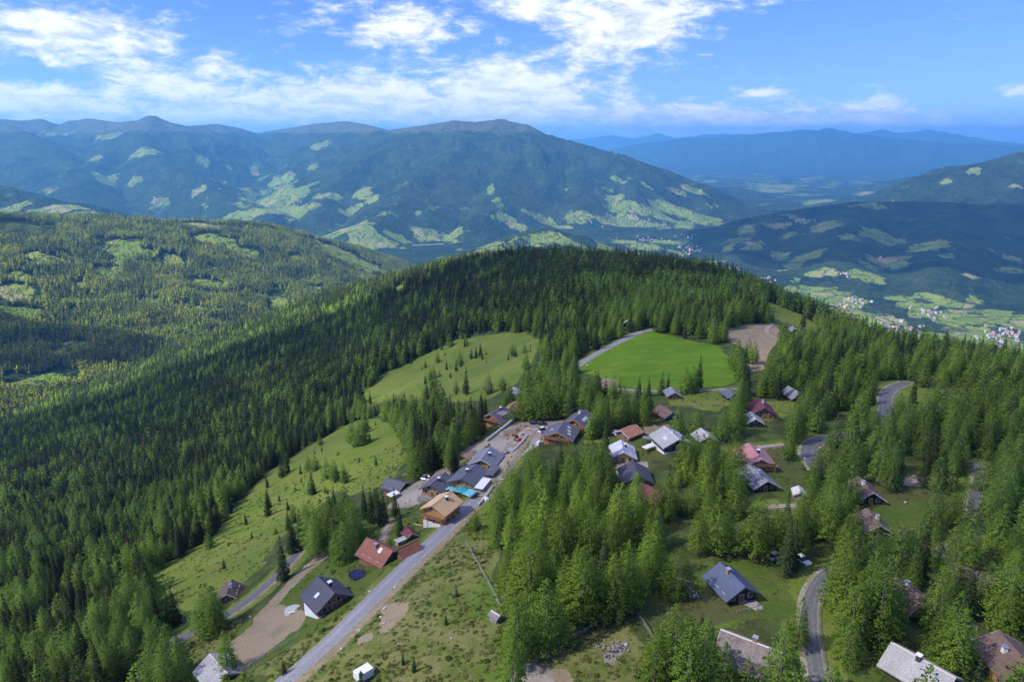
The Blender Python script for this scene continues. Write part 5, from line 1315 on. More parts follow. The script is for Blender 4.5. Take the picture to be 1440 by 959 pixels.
def crown_mesh(kindname, seed, Ht, cards, csize, mat):
    """needle sprays on whorled branches"""
    r = np.random.default_rng(seed)
    larch = kindname == 'larch'
    if larch:
        t0 = r.uniform(.06, .15); Rm = Ht * r.uniform(.205, .265); pw = r.uniform(.44, .58)
    else:
        t0 = r.uniform(.03, .10); Rm = Ht * r.uniform(.125, .165); pw = r.uniform(.85, 1.0)
    nlev = 22 if cards > 700 else (15 if cards > 250 else 10)
    # branches
    lev = (np.arange(nlev) + r.uniform(0, 1, nlev) * .8) / nlev
    C = []; D = []; S = []
    wts = np.maximum(0.08, (1 - lev)) ** 0.9
    per = np.maximum(4, (cards * wts / wts.sum())).astype(int)
    ph0 = r.uniform(0, 6.28, 4)
    for l, n in zip(lev, per):
        z = Ht * (t0 + (1 - t0) * l)
        R = Rm * (1 - l) ** pw * (1 - .35 * np.exp(-l * 14)) + .12
        nb = int(r.integers(6, 10)) if larch else int(r.integers(7, 11))
        ba = np.linspace(0, 2 * pi, nb, endpoint=False) + r.uniform(0, 6)
        bl = R * r.uniform(.68, 1.22, nb) * (1 + .14 * np.sin(ba * 2 + ph0[0]) + .1 * np.sin(ba * 3 + l * 9 + ph0[1]))
        k = r.integers(0, nb, n)
        f = np.sqrt(r.uniform(.06, 1.0, n))
        a = ba[k] + r.normal(0, .16, n) * (1.2 - .5 * f)
        rad = bl[k] * f
        droop = (-.22 * rad * f if not larch else (.10 - .22 * f) * rad)
        zz = z + droop + r.normal(0, .16 if larch else .12, n) * (Ht / 18)
        C.append(np.c_[rad * np.cos(a), rad * np.sin(a), zz])
        up = r.normal(.12 if larch else -.2, .45, n)
        tl = r.normal(0, .5, n)
        d = np.c_[np.cos(a + tl), np.sin(a + tl), up]
        D.append(d / np.linalg.norm(d, axis=1)[:, None])
        S.append(csize * r.uniform(.6, 1.35, n) * (0.55 + .45 * (1 - l)))
    # leading shoot
    n = max(4, cards // 60); zt = r.uniform(.93, 1.02, n) * Ht
    C.append(np.c_[r.normal(0, .12, n), r.normal(0, .12, n), zt]); d = np.c_[r.normal(0, .5, n), r.normal(0, .5, n), np.ones(n)]; D.append(d / np.linalg.norm(d, axis=1)[:, None]); S.append(np.full(n, csize * .6))
    C = np.concatenate(C); D = np.concatenate(D); S = np.concatenate(S)[:, None]
    W_ = np.cross(D, r.normal(0, 1, D.shape) + np.array([0, 0, .6])); W_ /= np.linalg.norm(W_, axis=1)[:, None] + 1e-9
    wd = .30 if larch else .26
    tip = C + D * S * .62; tail = C - D * S * .45
    a = C + W_ * S * wd; b = C - W_ * S * wd
    # shading follows the crown's own surface
    Rz = Rm * np.clip(1 - C[:, 2] / Ht, .05, 1)
    N = np.c_[C[:, :2] / (Rz[:, None] + .2), .35 + .9 * (C[:, 2] / Ht) ** 2 - .0 * C[:, 2]] + r.normal(0, .17, C.shape)
    N /= np.linalg.norm(N, axis=1)[:, None] + 1e-9
    gn = np.cross(tip - tail, a - b); flip = (gn * N).sum(1) < 0
    V = np.stack([tail, np.where(flip[:, None], a, b), tip, np.where(flip[:, None], b, a)], 1).reshape(-1, 3)
    Q = np.arange(len(V)).reshape(-1, 4)
    me = np_mesh('crown_' + kindname, V, Q, mat, smooth=True)
    me.normals_split_custom_set_from_vertices(np.repeat(N, 4, axis=0).astype(np.float32))
    return me
def trunk_mesh(seed, Ht, mat, limbs=True):
    r = np.random.default_rng(seed); mb = MB()
    rb = Ht * .0125 + .04
    mb.cyl((0, 0, -1.2), (0, 0, Ht * .45), rb * 1.15, rb * .7, 6); mb.cyl((0, 0, Ht * .45), (0, 0, Ht * .82), rb * .6, .02, 6)
    if limbs:
        for i in range(9):
            z = Ht * r.uniform(.12, .75); a = r.uniform(0, 6.28); L = Ht * .13 * (1 - z / Ht) * r.uniform(.7, 1.2) + .3
            mb.cyl((0, 0, z), (cos(a) * L, sin(a) * L, z + L * r.uniform(-.15, .3)), rb * .28, .015, 4)
    me = bpy.data.meshes.new('trunk'); me.from_pydata(mb.V, [], mb.F); me.materials.append(mat); me.update(); return me
EXTRA_TREES = [  # single trees the photograph shows on the open ground: u, v of the foot, kind, height m
 ('larch', 633, 487, 17), ('larch', 646, 513, 17), ('spruce', 609, 560, 22), ('spruce', 600, 562, 19), ('larch', 618, 565, 18), ('spruce', 655, 556, 22), ('larch', 612, 512 + 60, 18), ('larch', 605, 505 + 30, 14), ('larch', 611, 545, 15), ('spruce', 598, 540, 12),
 ('larch', 459, 672, 15), ('larch', 443, 660, 12), ('spruce', 529, 655, 7), ('larch', 497, 628, 20), ('larch', 505, 627, 19), ('larch', 511, 626, 18), ('spruce', 520, 622, 9), ('spruce', 505, 650, 5), ('spruce', 393, 705, 6), ('larch', 415, 690, 5), ('spruce', 424, 678, 4),
 ('larch', 486, 790, 16), ('larch', 476, 792, 15), ('spruce', 513, 728, 15), ('spruce', 523, 735, 16), ('spruce', 533, 740, 17), ('spruce', 540, 738, 15), ('spruce', 556, 728, 13), ('spruce', 563, 757, 14), ('larch', 440, 770, 21), ('larch', 455, 768, 20), ('larch', 468, 768, 21), ('spruce', 425, 772, 18), ('larch', 480, 770, 19), ('larch', 500, 768, 19), ('spruce', 412, 780, 16), ('larch', 493, 758, 18), ('larch', 446, 785, 18),
 ('larch', 322, 950, 15), ('larch', 245, 955, 20), ('larch', 258, 972, 18), ('larch', 297, 892, 20), ('larch', 305, 893, 19), ('larch', 288, 893, 17), ('spruce', 240, 880, 16), ('spruce', 247, 880, 17), ('larch', 175, 945, 21), ('larch', 120, 950, 22), ('larch', 150, 955, 20),
 ('spruce', 620, 757 - 20, 5), ('larch', 667, 745, 8), ('spruce', 642, 838, 4), ('spruce', 627, 838 + 40, 4), ('spruce', 582, 946, 5), ('spruce', 567, 935, 4), ('spruce', 400, 952, 6),
 ('larch', 918, 992, 19), ('larch', 962, 1004, 21), ('larch', 1012, 1002, 17), ('larch', 240, 990, 20), ('larch', 222, 962, 19), ('larch', 90, 975, 19), ('larch', 60, 950, 20), ('larch', 1172, 628, 15), ('larch', 1195, 628, 16), ('larch', 1210, 622, 15), ('larch', 1228, 612, 15), ('larch', 1200, 815, 17), ('larch', 1225, 805, 18), ('larch', 1255, 800, 17), ('larch', 1285, 795, 16), ('larch', 1345, 790, 17), ('larch', 1182, 830, 18), ('larch', 1385, 745, 17), ('larch', 1392, 720, 18), ('larch', 1380, 690, 17), ('larch', 1120, 912, 14), ('larch', 728, 935, 18), ('larch', 768, 912, 19), ('larch', 815, 876, 21), ('larch', 823, 875, 20), ('larch', 862, 868, 18), ('larch', 880, 858, 20), ('larch', 952, 845 - 5, 15), ('larch', 1006, 838 - 60, 19), ('larch', 945, 975, 22), ('larch', 985, 985, 20), ('spruce', 986, 890, 6), ('spruce', 945, 905, 6), ('spruce', 930, 915, 6), ('spruce', 1000, 900, 5),
 ('larch', 1092, 992, 21), ('larch', 1185, 862, 18), ('larch', 1230, 905, 24), ('larch', 1215, 890, 21), ('larch', 1245, 880, 20), ('larch', 1310, 885, 18), ('larch', 1340, 950, 18), ('larch', 1325, 940, 16), ('spruce', 1355, 870, 17), ('larch', 1335, 835, 17), ('larch', 1410, 880, 22), ('larch', 1250, 690, 17), ('larch', 1330, 740, 16), ('larch', 1350, 745, 17), ('larch', 1308, 755, 19),
 ('spruce', 898, 560, 13), ('spruce', 912, 557, 12), ('spruce', 930, 556, 14), ('spruce', 938, 554, 13), ('spruce', 982, 548, 20), ('larch', 965, 553, 17), ('larch', 975, 552, 16), ('spruce', 1047, 555, 22), ('spruce', 1043, 575, 19), ('spruce', 1046, 520, 17), ('larch', 1035, 512, 16), ('larch', 1050, 510, 17), ('larch', 1058, 512, 16), ('larch', 1028, 516, 14),
 ('spruce', 840, 552, 14), ('spruce', 852, 556, 11), ('larch', 861, 560, 14), ('spruce', 872, 567, 14), ('larch', 822, 555, 13), ('larch', 740, 590, 17), ('larch', 748, 590, 18), ('larch', 756, 589, 17), ('larch', 765, 590, 18), ('larch', 774, 590, 17), ('larch', 782, 588, 18), ('larch', 792, 586, 16), ('larch', 800, 588, 17), ('larch', 731, 590, 15), ('larch', 720, 592, 12)]

ORD = ['nearest'] + [w_ + ' nearest' for w_ in ORDW[1:]]
LANDMARKS = [('the dark slate chalet by the sandy plot', 459, 850), ('the red tiled chalet', 534, 785), ('the raw board roof house', 621, 725), ('the tarpaulins', 650, 700), ('the turning place', 745, 605), ('the skylight chalets', 800, 610),
 ('the orange tiled hut', 884, 615), ('the white roofed chalet', 877, 645), ('the large pale shingled house', 945, 628), ('the maroon chalet', 1072, 585), ('the faded pink roof', 1062, 655), ('the long grey roof', 1068, 685), ('the white striped shed', 1124, 700), ('the black walled cabin', 1220, 705),
 ('the blue slate cabin', 1030, 835), ('the shingle barn', 1056, 940), ('the roof with two bright skylights', 1273, 845), ('the silver shingled cabin', 1297, 950), ('the honey balcony chalet', 1420, 945), ('the brown hut above the lane', 323, 840), ('the orange gabled chalet', 308, 955),
 ('the stone heap', 864, 914), ('the fence corner on the heath', 886, 857), ('the gravel pad', 748, 945), ('the slate cabin at the meadow edge', 557, 690), ('the dormer chalet', 700, 592), ('the bright green meadow', 940, 520), ('the upper meadow', 630, 520), ('the middle meadow', 430, 700), ('the winding road bend', 1140, 635), ('the upper road curve', 1246, 565), ('the gravel road bend', 1365, 720), ('the gravel bend below the cabins', 1150, 815), ('the dull maroon roof', 918, 700), ('the lane junction', 410, 795), ('the brown clearing', 1055, 480), ('the meadow road', 860, 490), ('the right hand edge of the wood', 1420, 640), ('the steep forest above the lane', 120, 860), ('the lower forest edge', 260, 740), ('the edge of the valley forest', 60, 700), ('the trees between the two roads', 1320, 620), ('the larch grove below the building site', 760, 720), ('the heath fence', 690, 830), ('the grove left of the barn', 970, 950)]

def build_trees():
    GL = leaf_material('larch_needles', (0.25, 0.355, 0.048), (0.195, 0.31, 0.045), (0.215, 0.33, 0.062), .5)
    GS = leaf_material('spruce_needles', (0.048, 0.080, 0.028), (0.07, 0.105, 0.034), (0.052, 0.070, 0.022), .2, .99)
    BK = tri_material('bark', [(0.09, 0.075, 0.06), (0.17, 0.145, 0.12)], 2.0, 0.95, 0.6)
    BS = tri_material('spruce_bark', [(0.07, 0.055, 0.045), (0.13, 0.10, 0.085)], 2.0, 0.95, 0.6)
    hi = {'larch': [(crown_mesh('larch', 10 + i, 18.0, 5000, .46, GL), trunk_mesh(10 + i, 18.0, BK)) for i in range(6)],
          'spruce': [(crown_mesh('spruce', 40 + i, 20.0, 4600, .52, GS), trunk_mesh(40 + i, 20.0, BS)) for i in range(5)]}
    baseH = {'larch': 18.0, 'spruce': 20.0}
    # visible ground mask of the photograph: nothing may stand between it and the camera
    gw, gh = 360, 300
    uu, vv = np.meshgrid((np.arange(gw) + .5) * 4, (np.arange(gh) + .5) * 4)
    mask = np.zeros((gh, gw), bool)
    mask |= np.hypot(uu - 512, vv - 940) < 36
    for k in ('bright', 'meadow', 'lawn', 'heath', 'dirt', 'gravel'):
        for p in POLY_PX[k]:
            mask |= in_poly(uu, vv, p)
    for n, mk, wd, pxs in ROADS_PX:
        rad = {'asphalt_road': 11, 'dirt_road': 10, 'lane': 6, 'winding_road': 5.5, 'gravel_road': 2.5}.get(n, 3.5)
        mask |= dist_line(uu, vv, pxs) < rad
    for n, (hu, hv), R_, lab, root in HOUSES:
        sl = np.linalg.norm(root.location); pr = R_ * F / sl
        if lab.startswith(('brown roof hidden', 'half hidden', 'orange timber chalet half', 'blue grey roof', 'grey roof hidden', 'dull maroon')):
            pr *= .35
        elif 'cottage' in n: pr *= .7
        else: pr *= .72
        mask |= np.hypot(uu - hu, (vv - hv) * 1.25) < pr
    def hits(u, v):
        iu = np.clip((u / 4).astype(int), 0, gw - 1); iv = np.clip((v / 4).astype(int), 0, gh - 1)
        return mask[iv, iu] & (u > 0) & (u < PW) & (v > 0) & (v < PH)
    def field(sp, seed, xr, yr):
        r = np.random.default_rng(seed)
        gx, gy = np.meshgrid(np.arange(*xr, sp), np.arange(*yr, sp * .92))
        gx = gx + (np.arange(gx.shape[0]) % 2)[:, None] * sp / 2
        x = (gx + r.uniform(-.42, .42, gx.shape) * sp).ravel(); y = (gy + r.uniform(-.42, .42, gx.shape) * sp).ravel()
        return x, y, r
    # ---- near ridge
    x, y, r = field(5.1, 77, (-1500, 1100), (45, 1800))
    keep = (np.abs(np.arctan2(x, y)) < radians(45)) & (np.hypot(x, y) < np.interp(np.arctan2(x, y), CAZ, CR) + 130); x, y = x[keep], y[keep]
    z, g = hz(x, y, want_id=True)
    keep = (g == 0); x, y, z = x[keep], y[keep], z[keep]
    u, v, zc = project(x, y, z)
    keep = (u > -160) & (u < PW + 160) & (v < 1180); x, y, z, u, v, zc = (q[keep] for q in (x, y, z, u, v, zc))
    # species
    nz = fbm(x, y, 60, 3, 71); nz2 = fbm(x, y, 18, 2, 72)
    fr = np.where(v < 430, .08, .16)
    fr = np.where((u < 640) & (v > 560), .26, fr)
    fr = np.where((u < 420) & (v > 700), .52, fr)
    fr = np.where((u > 640) & (v > 520), 1.0, fr)
    fr = np.where((u > 820) & (u < 1110) & (v > 400) & (v <= 520), .78, fr)
    fr = np.where((u > 1100) & (v > 455) & (v <= 520), .62, fr)
    fr = np.where((u > 690) & (u < 840) & (v > 430) & (v < 530), .4, fr)
    fr = np.where((u > 540) & (u < 700) & (v > 540) & (v < 680), .45, fr)
    lar = r.uniform(0, 1, x.shape) < np.clip(fr + nz * .95 + nz2 * .3, 0.02, .97)
    Hh = np.where(lar, r.normal(14.6, 2.6, x.shape), r.normal(16.0, 3.6, x.shape))
    Hh = np.where((u > 640) & (v > 470), Hh * .85, Hh * .96); Hh = np.clip(Hh * (1 + .1 * nz), 6, 25)
    dens = np.ones(x.shape)
    right = (u > 640) & (v > 470)
    dens = np.where(right, .50 + .5 * nz2, .93)
    dens = np.where((u > 660) & (u < 920) & (v > 640) & (v < 860), .60, dens)
    dens = np.where((u > 1080) & (v > 560), .68 + .3 * nz2, dens)
    lf = u < 700
    dens = np.where(lf, dens * (1 - .85 * sstep(fbm(x, y, 34, 3, 74), .2, .36)), dens)
    trk = np.abs(fbm(x * .5 + y * .5, y * .9 - x * .3, 210, 2, 75)); dens = np.where(lf & (trk < .018), 0, dens)
    keep = r.uniform(0, 1, x.shape) < dens
    # open ground and things stay free
    for k in POLY:
        for p in POLY[k]:
            keep &= ~in_poly(x, y, p.tolist())
    for n, mk, wd, ln in ROADS:
        s = np.hypot(x, y) < 900
        dd = np.full(x.shape, 99.0); dd[s] = dist_line(x[s], y[s], ln[::3].tolist() + [ln[-1].tolist()]); keep &= dd > wd / 2 + 2.2
    for n, pxy, R_, lab, root in HOUSES:
        keep &= np.hypot(x - root.location.x, y - root.location.y) > R_ + 2.0
    ut, vt, _ = project(x, y, z + Hh)
    nh = np.zeros(x.shape)
    for f, w_ in ((.3, 0), (.45, -.6), (.45, .6), (.6, -.4), (.6, .4), (.75, 0), (.9, 0), (1.0, 0)):
        wpx = (.17 * Hh * (1 - f) + .3) * F / zc * w_
        nh += hits(u + (ut - u) * f + wpx, v + (vt - v) * f)
    keep &= nh < np.where(v > 950, 1.2, np.where((u > 1080) & (v > 560), 3.6, 2.5))
    # young trees creeping into the meadows
    inm = np.zeros(x.shape, bool)
    for p in POLY['meadow'][:2]: inm |= in_poly(x, y, p.tolist())
    yng = inm & (r.uniform(0, 1, x.shape) < .16 * sstep(fbm(x, y, 40, 3, 76), .02, .35) + .008)
    for n, pxy, R_, lab, root in HOUSES: yng &= np.hypot(x - root.location.x, y - root.location.y) > R_ + 2
    Hh = np.where(yng, r.uniform(2.5, 13, x.shape), Hh); lar = np.where(yng, r.uniform(0, 1, x.shape) < .5, lar); keep |= yng
    X, Y, Z, Hn, LA = x[keep], y[keep], z[keep], Hh[keep], lar[keep]
    # single trees on open ground
    ex = at_many([(e[1], min(e[2], 1100)) for e in EXTRA_TREES])
    dx = np.min(np.hypot(X[:, None] - ex[None, :, 0], Y[:, None] - ex[None, :, 1]), 1); k2 = dx > 3.0
    X, Y, Z, Hn, LA = (q[k2] for q in (X, Y, Z, Hn, LA))
    ez = hz(ex[:, 0], ex[:, 1])
    X = np.r_[X, ex[:, 0]]; Y = np.r_[Y, ex[:, 1]]; Z = np.r_[Z, ez]; Hn = np.r_[Hn, [e[3] * .8 for e in EXTRA_TREES]]; LA = np.r_[LA, [e[0] == 'larch' for e in EXTRA_TREES]]
    u, v, zc = project(X, Y, Z); ut, vt, _ = project(X, Y, Z + Hn); um, vm = (u + ut) / 2, v * .35 + vt * .65
    size = np.hypot(ut - u, vt - v); size = np.where((um < 5) | (um > PW - 5) | (vm > PH - 8) | (vm < 0), 0, size)
    ind = np.zeros(len(X), bool)
    for flag in (True, False):
        ids = np.where((LA == flag) & (size > 0))[0]
        ids = ids[np.argsort(-size[ids])][:300]; ind[ids] = True
    # labels: which tree of its kind, counted out from a landmark that can be found
    lm = at_many([(a, b) for _, a, b in LANDMARKS])
    groups = {}
    for i in np.where(ind)[0]:
        d = np.hypot(lm[:, 0] - X[i], lm[:, 1] - Y[i]); j = int(np.argmin(d))
        du, dv = X[i] - lm[j, 0], Y[i] - lm[j, 1]
        sec = ('beyond' if dv > 0 else 'in front of') if abs(dv) > abs(du) else ('right of' if du > 0 else 'left of')
        groups.setdefault((j, sec, bool(LA[i])), []).append((d[j], i))
    label = {}
    for (j, sec, la), lst in groups.items():
        lst.sort()
        med = np.median([Hn[i] for _, i in lst])
        for k, (_, i) in enumerate(lst):
            szw = 'tall' if Hn[i] > med * 1.06 else ('small' if Hn[i] < med * .8 else '')
            hue = 'light green larch' if la else 'dark green spruce'
            o = ORD[k] if k < len(ORD) else 'outermost'
            label[i] = f"{o} {szw + ' ' if szw and k >= len(ORD) else ''}{hue} {sec} {LANDMARKS[j][0]}"
    rr = random.Random(9)
    for i in np.where(ind)[0]:
        kn = 'larch' if LA[i] else 'spruce'
        cm, tm = rr.choice(hi[kn])
        root = empty(kn + '_tree', (X[i], Y[i], Z[i]), rr.uniform(0, 6.28))
        s = Hn[i] / baseH[kn]; wsc = s * rr.uniform(.92, 1.2) * (1.12 if kn == 'larch' else 1.0)
        root.scale = (wsc, wsc, s)
        tag(root, label[i], 'tree', 'larch trees of the hillside' if LA[i] else 'spruce trees of the hillside')
        for nme, me in (('crown', cm), ('trunk', tm)):
            o = bpy.data.objects.new(nme, me); COL.objects.link(o); o.parent = root
    # ---- the rest of the wood
    def protos(name, specs, ml=None, ms=None):
        ml = ml or GL; ms = ms or GS
        c = bpy.data.collections.new(name)
        for k, (kn, seed, cards, cs, trunk) in enumerate(specs):
            me = crown_mesh(kn, seed, baseH[kn], cards, cs, ml if kn == 'larch' else ms)
            if trunk:
                tm = trunk_mesh(seed, baseH[kn], BK if kn == 'larch' else BS, False)
                nv, nt = len(me.vertices), len(tm.vertices)
                co = np.empty(nv * 3, np.float32); me.vertices.foreach_get('co', co); ct = np.empty(nt * 3, np.float32); tm.vertices.foreach_get('co', ct)
                nn = np.empty(len(me.loops) * 3, np.float32); me.corner_normals.foreach_get('vector', nn); nn = nn.reshape(-1, 3)
                FC = [tuple(p_.vertices) for p_ in me.polygons] + [tuple(q_ + nv for q_ in p_.vertices) for p_ in tm.polygons]
                m2 = bpy.data.meshes.new('tree'); m2.from_pydata(np.r_[co, ct].reshape(-1, 3).tolist(), [], FC)
                m2.materials.append(me.materials[0]); m2.materials.append(tm.materials[0])
                mi = np.zeros(len(FC), np.int32); mi[len(me.polygons):] = 1; m2.polygons.foreach_set('material_index', mi); m2.polygons.foreach_set('use_smooth', np.ones(len(FC), bool)); m2.update()
                vn = np.zeros((nv + nt, 3), np.float32); li = np.empty(len(me.loops), np.int32); me.loops.foreach_get('vertex_index', li); vn[li] = nn
                m2.normals_split_custom_set_from_vertices(vn)
                me = m2
            c.objects.link(bpy.data.objects.new(f'{name}_{k:02d}', me))
        return c
    def scatter(name, P, kidx, S, coll):
        me = bpy.data.meshes.new(name); me.vertices.add(len(P)); me.vertices.foreach_set('co', P.astype(np.float32).ravel())
        a = me.attributes.new('pick', 'INT', 'POINT'); a.data.foreach_set('value', kidx.astype(np.int32))
        a = me.attributes.new('size', 'FLOAT_VECTOR', 'POINT'); a.data.foreach_set('vector', S.astype(np.float32).ravel())
        rot = np.zeros((len(P), 3), np.float32); rot[:, 2] = np.random.default_rng(1).uniform(0, 6.28, len(P)); rot[:, :2] = np.random.default_rng(2).normal(0, .025, (len(P), 2))
        a = me.attributes.new('turn', 'FLOAT_VECTOR', 'POINT'); a.data.foreach_set('vector', rot.ravel())
        o = bpy.data.objects.new(name, me); COL.objects.link(o); kind(o, 'stuff')
        ng = bpy.data.node_groups.new(name + '_nodes', 'GeometryNodeTree')
        ng.interface.new_socket('Geometry', in_out='INPUT', socket_type='NodeSocketGeometry'); ng.interface.new_socket('Geometry', in_out='OUTPUT', socket_type='NodeSocketGeometry')
        N = ng.nodes; gi = N.new('NodeGroupInput'); go = N.new('NodeGroupOutput'); ci = N.new('GeometryNodeCollectionInfo'); ip = N.new('GeometryNodeInstanceOnPoints')
        ci.inputs['Collection'].default_value = coll; ci.inputs['Separate Children'].default_value = True; ci.inputs['Reset Children'].default_value = True
        ip.inputs['Pick Instance'].default_value = True
        def na(nm, dt):
            q = N.new('GeometryNodeInputNamedAttribute'); q.data_type = dt; q.inputs['Name'].default_value = nm
            return [s for s in q.outputs if s.enabled and s.name == 'Attribute'][0]
        L = ng.links
        L.new(gi.outputs[0], ip.inputs['Points']); L.new(ci.outputs[0], ip.inputs['Instance']); L.new(na('pick', 'INT'), ip.inputs['Instance Index'])
        L.new(na('size', 'FLOAT_VECTOR'), ip.inputs['Scale']); L.new(na('turn', 'FLOAT_VECTOR'), ip.inputs['Rotation']); L.new(ip.outputs[0], go.inputs[0])
        md = o.modifiers.new('scatter', 'NODES'); md.node_group = ng
        return o
    dist = np.hypot(X, Y)
    midp = protos('mid_tree', [('larch', 110 + i, 1300, .9, True) for i in range(5)] + [('spruce', 140 + i, 1300, .9, True) for i in range(5)])
    farp = protos('far_tree', [('larch', 210 + i, 260, 2.0, False) for i in range(4)] + [('spruce', 240 + i, 260, 2.0, False) for i in range(4)])
    r2 = np.random.default_rng(33)
    for nme, sel, coll, nv in (('larch_wood', (LA) & (dist < 620), midp, 5), ('spruce_wood', (~LA) & (dist < 620), midp, 5), ('larch_forest', LA & (dist >= 620), farp, 4), ('spruce_forest', ~LA & (dist >= 620), farp, 4)):
        s = sel & ~ind
        n = s.sum(); kx = r2.integers(0, nv, n) + (0 if 'larch' in nme else nv)
        sc = Hn[s] / np.where(LA[s], 18.0, 20.0); wv = sc * r2.uniform(.9, 1.2, n) * np.where(LA[s], 1.14, 1.05)
        scatter(nme, np.c_[X[s], Y[s], Z[s] - .2], kx, np.c_[wv, wv, sc], coll)
        print(nme, n)
    # ---- opposite hill
    x, y, r = field(6.6, 88, (-3600, 200), (1150, 4300))
    a = np.arctan2(x, y); keep = np.abs(a) < radians(41); x, y = x[keep], y[keep]
    z, g = hz(x, y, want_id=True); keep = g == 1; x, y, z = x[keep], y[keep], z[keep]
    u, v, zc = project(x, y, z)
    keep = (u > -60) & (u < 760) & (v < 640) & (np.hypot(x, y) < np.interp(np.arctan2(x, y), OAZ, OR) + 250)
    fp = at_many([(f[0], f[1]) for f in FIELDS_PX]); 
    for f, c in zip(FIELDS_PX, fp):
        d = np.hypot(c[0], c[1])
        if d > 4600 or f[0] > 640: continue
        lo, hi_ = at_many([(f[0], f[1] + f[3]), (f[0], f[1] - f[3])])
        rx = f[2] * d / F; ry = max(min(.5 * abs(np.hypot(lo[0], lo[1]) - np.hypot(hi_[0], hi_[1])), 5 * rx), rx * .5)
        ux, uy = c[0] / d, c[1] / d; ddx, ddy = x - c[0], y - c[1]
        e = (np.abs((ddx * ux + ddy * uy) / ry) ** 2.6 + np.abs((ddx * uy - ddy * ux) / rx) ** 2.6) ** (1 / 2.6) + fbm(x, y, max(rx, 40) * .8, 3, 51) * .7
        keep &= e > 1.25
    nz = fbm(x, y, 110, 3, 91); keep &= r.uniform(0, 1, x.shape) < np.clip(.95 - .9 * sstep(fbm(x, y, 130, 3, 93), .12, .34), 0, 1)
    x, y, z, nz = x[keep], y[keep], z[keep], nz[keep]
    lar = r.uniform(0, 1, x.shape) < np.clip(.45 + nz * 2.6, .06, .94)
    Hf = np.clip(r.normal(18.5, 2.6, x.shape) * (1 + .25 * fbm(x, y, 80, 2, 92)), 9, 30)
    sc = Hf / np.where(lar, 18.0, 20.0); wv = sc * r.uniform(1.0, 1.3, x.shape) * 1.15
    HL = leaf_material('hill_larch_needles', (0.21, 0.26, 0.040), (0.18, 0.235, 0.038), (0.24, 0.28, 0.045), .35); HS = leaf_material('hill_spruce_needles', (0.11, 0.145, 0.032), (0.13, 0.165, 0.036), (0.095, 0.125, 0.032), .25)  # hill needles yellower, spruce also lighter: sunlight put into their colour
    far2 = protos('hill_tree', [('larch', 310 + i, 70, 3.6, False) for i in range(3)] + [('spruce', 340 + i, 70, 3.6, False) for i in range(3)], HL, HS)
    scatter('hill_forest', np.c_[x, y, z - .3], r.integers(0, 3, x.shape) + np.where(lar, 0, 3), np.c_[wv, wv, sc], far2)
    print('hill_forest', len(x))
    # ---- heath shrubs and tussocks
    x, y, r = field(0.95, 99, (-160, 130), (75, 330))
    inside = np.zeros(x.shape, bool)
    for p in POLY['heath']: inside |= in_poly(x, y, p.tolist())
    mead_in = np.zeros(x.shape, bool)
    for p in POLY['meadow'] + POLY['lawn']: mead_in |= in_poly(x, y, p.tolist())
    nz = fbm(x, y, 9, 3, 95)
    keep = (inside & (r.uniform(0, 1, x.shape) < .42 + .9 * nz)) | (mead_in & (r.uniform(0, 1, x.shape) < .10 + .35 * nz))
    for k in ('dirt', 'gravel', 'bright'):
        for p in POLY[k]: keep &= ~in_poly(x, y, p.tolist())
    for n, mk, wd, ln in ROADS:
        keep &= dist_line(x, y, ln[::3].tolist() + [ln[-1].tolist()]) > wd / 2 + 1.2
    for n, pxy, R_, lab, root in HOUSES: keep &= np.hypot(x - root.location.x, y - root.location.y) > R_ + 1
    x, y = x[keep], y[keep]; z = hz(x, y)
    TUSS = leaf_material('tussock_leaves', (0.11, 0.13, 0.03), (0.22, 0.20, 0.075), (0.10, 0.145, 0.026), .3)
    SHR = leaf_material('heath_leaves', (0.07, 0.09, 0.02), (0.12, 0.13, 0.036), (0.085, 0.115, 0.022), .2)
    c = bpy.data.collections.new('heath_plant')
    for k in range(6):
        q = np.random.default_rng(500 + k); n = 46
        th = q.uniform(0, 6.28, n); rad = np.sqrt(q.uniform(0, 1, n)) * .75; h = (1 - (rad / .75) ** 2) * (.35 if k < 3 else .55) + .04
        C = np.c_[rad * np.cos(th), rad * np.sin(th), h * q.uniform(.5, 1, n)]
        D = q.normal(0, 1, (n, 3)) + np.array([0, 0, .5 if k < 3 else .1]); D /= np.linalg.norm(D, axis=1)[:, None]
        W_ = np.cross(D, q.normal(0, 1, (n, 3))); W_ /= np.linalg.norm(W_, axis=1)[:, None]
        S = q.uniform(.14, .3, n)[:, None]
        V = np.stack([C - D * S, C + W_ * S * (.35 if k < 3 else .6), C + D * S, C - W_ * S * (.35 if k < 3 else .6)], 1).reshape(-1, 3)
        c.objects.link(bpy.data.objects.new(f'heath_plant_{k}', np_mesh('heath_plant', V, np.arange(len(V)).reshape(-1, 4), TUSS if k < 3 else SHR, False)))
    q1, q2, _r = field(1.3, 66, (-120, 130), (80, 400)); inn = np.zeros(q1.shape, bool)
    for p in POLY['dirt'][1:6] + POLY['gravel'] + POLY['earth']: inn |= in_poly(q1, q2, p.tolist())
    inn &= _r.uniform(0, 1, q1.shape) < .10 + .3 * fbm(q1, q2, 12, 2, 97)
    for n_, pxy, R_, lab, root in HOUSES: inn &= np.hypot(q1 - root.location.x, q2 - root.location.y) > R_ + .5
    q1, q2 = q1[inn], q2[inn]; q3 = hz(q1, q2); nst = len(q1)
    for k in range(2):
        bm = bmesh.new(); bmesh.ops.create_icosphere(bm, subdivisions=1, radius=.5); qq = random.Random(k)
        for v_ in bm.verts: v_.co = v_.co * qq.uniform(.7, 1.3)
        ms_ = bpy.data.meshes.new('rubble'); bm.to_mesh(ms_); bm.free(); ms_.materials.append(M['stone'] if k else M['soil']); c.objects.link(bpy.data.objects.new(f'heath_plant_{6 + k}', ms_))
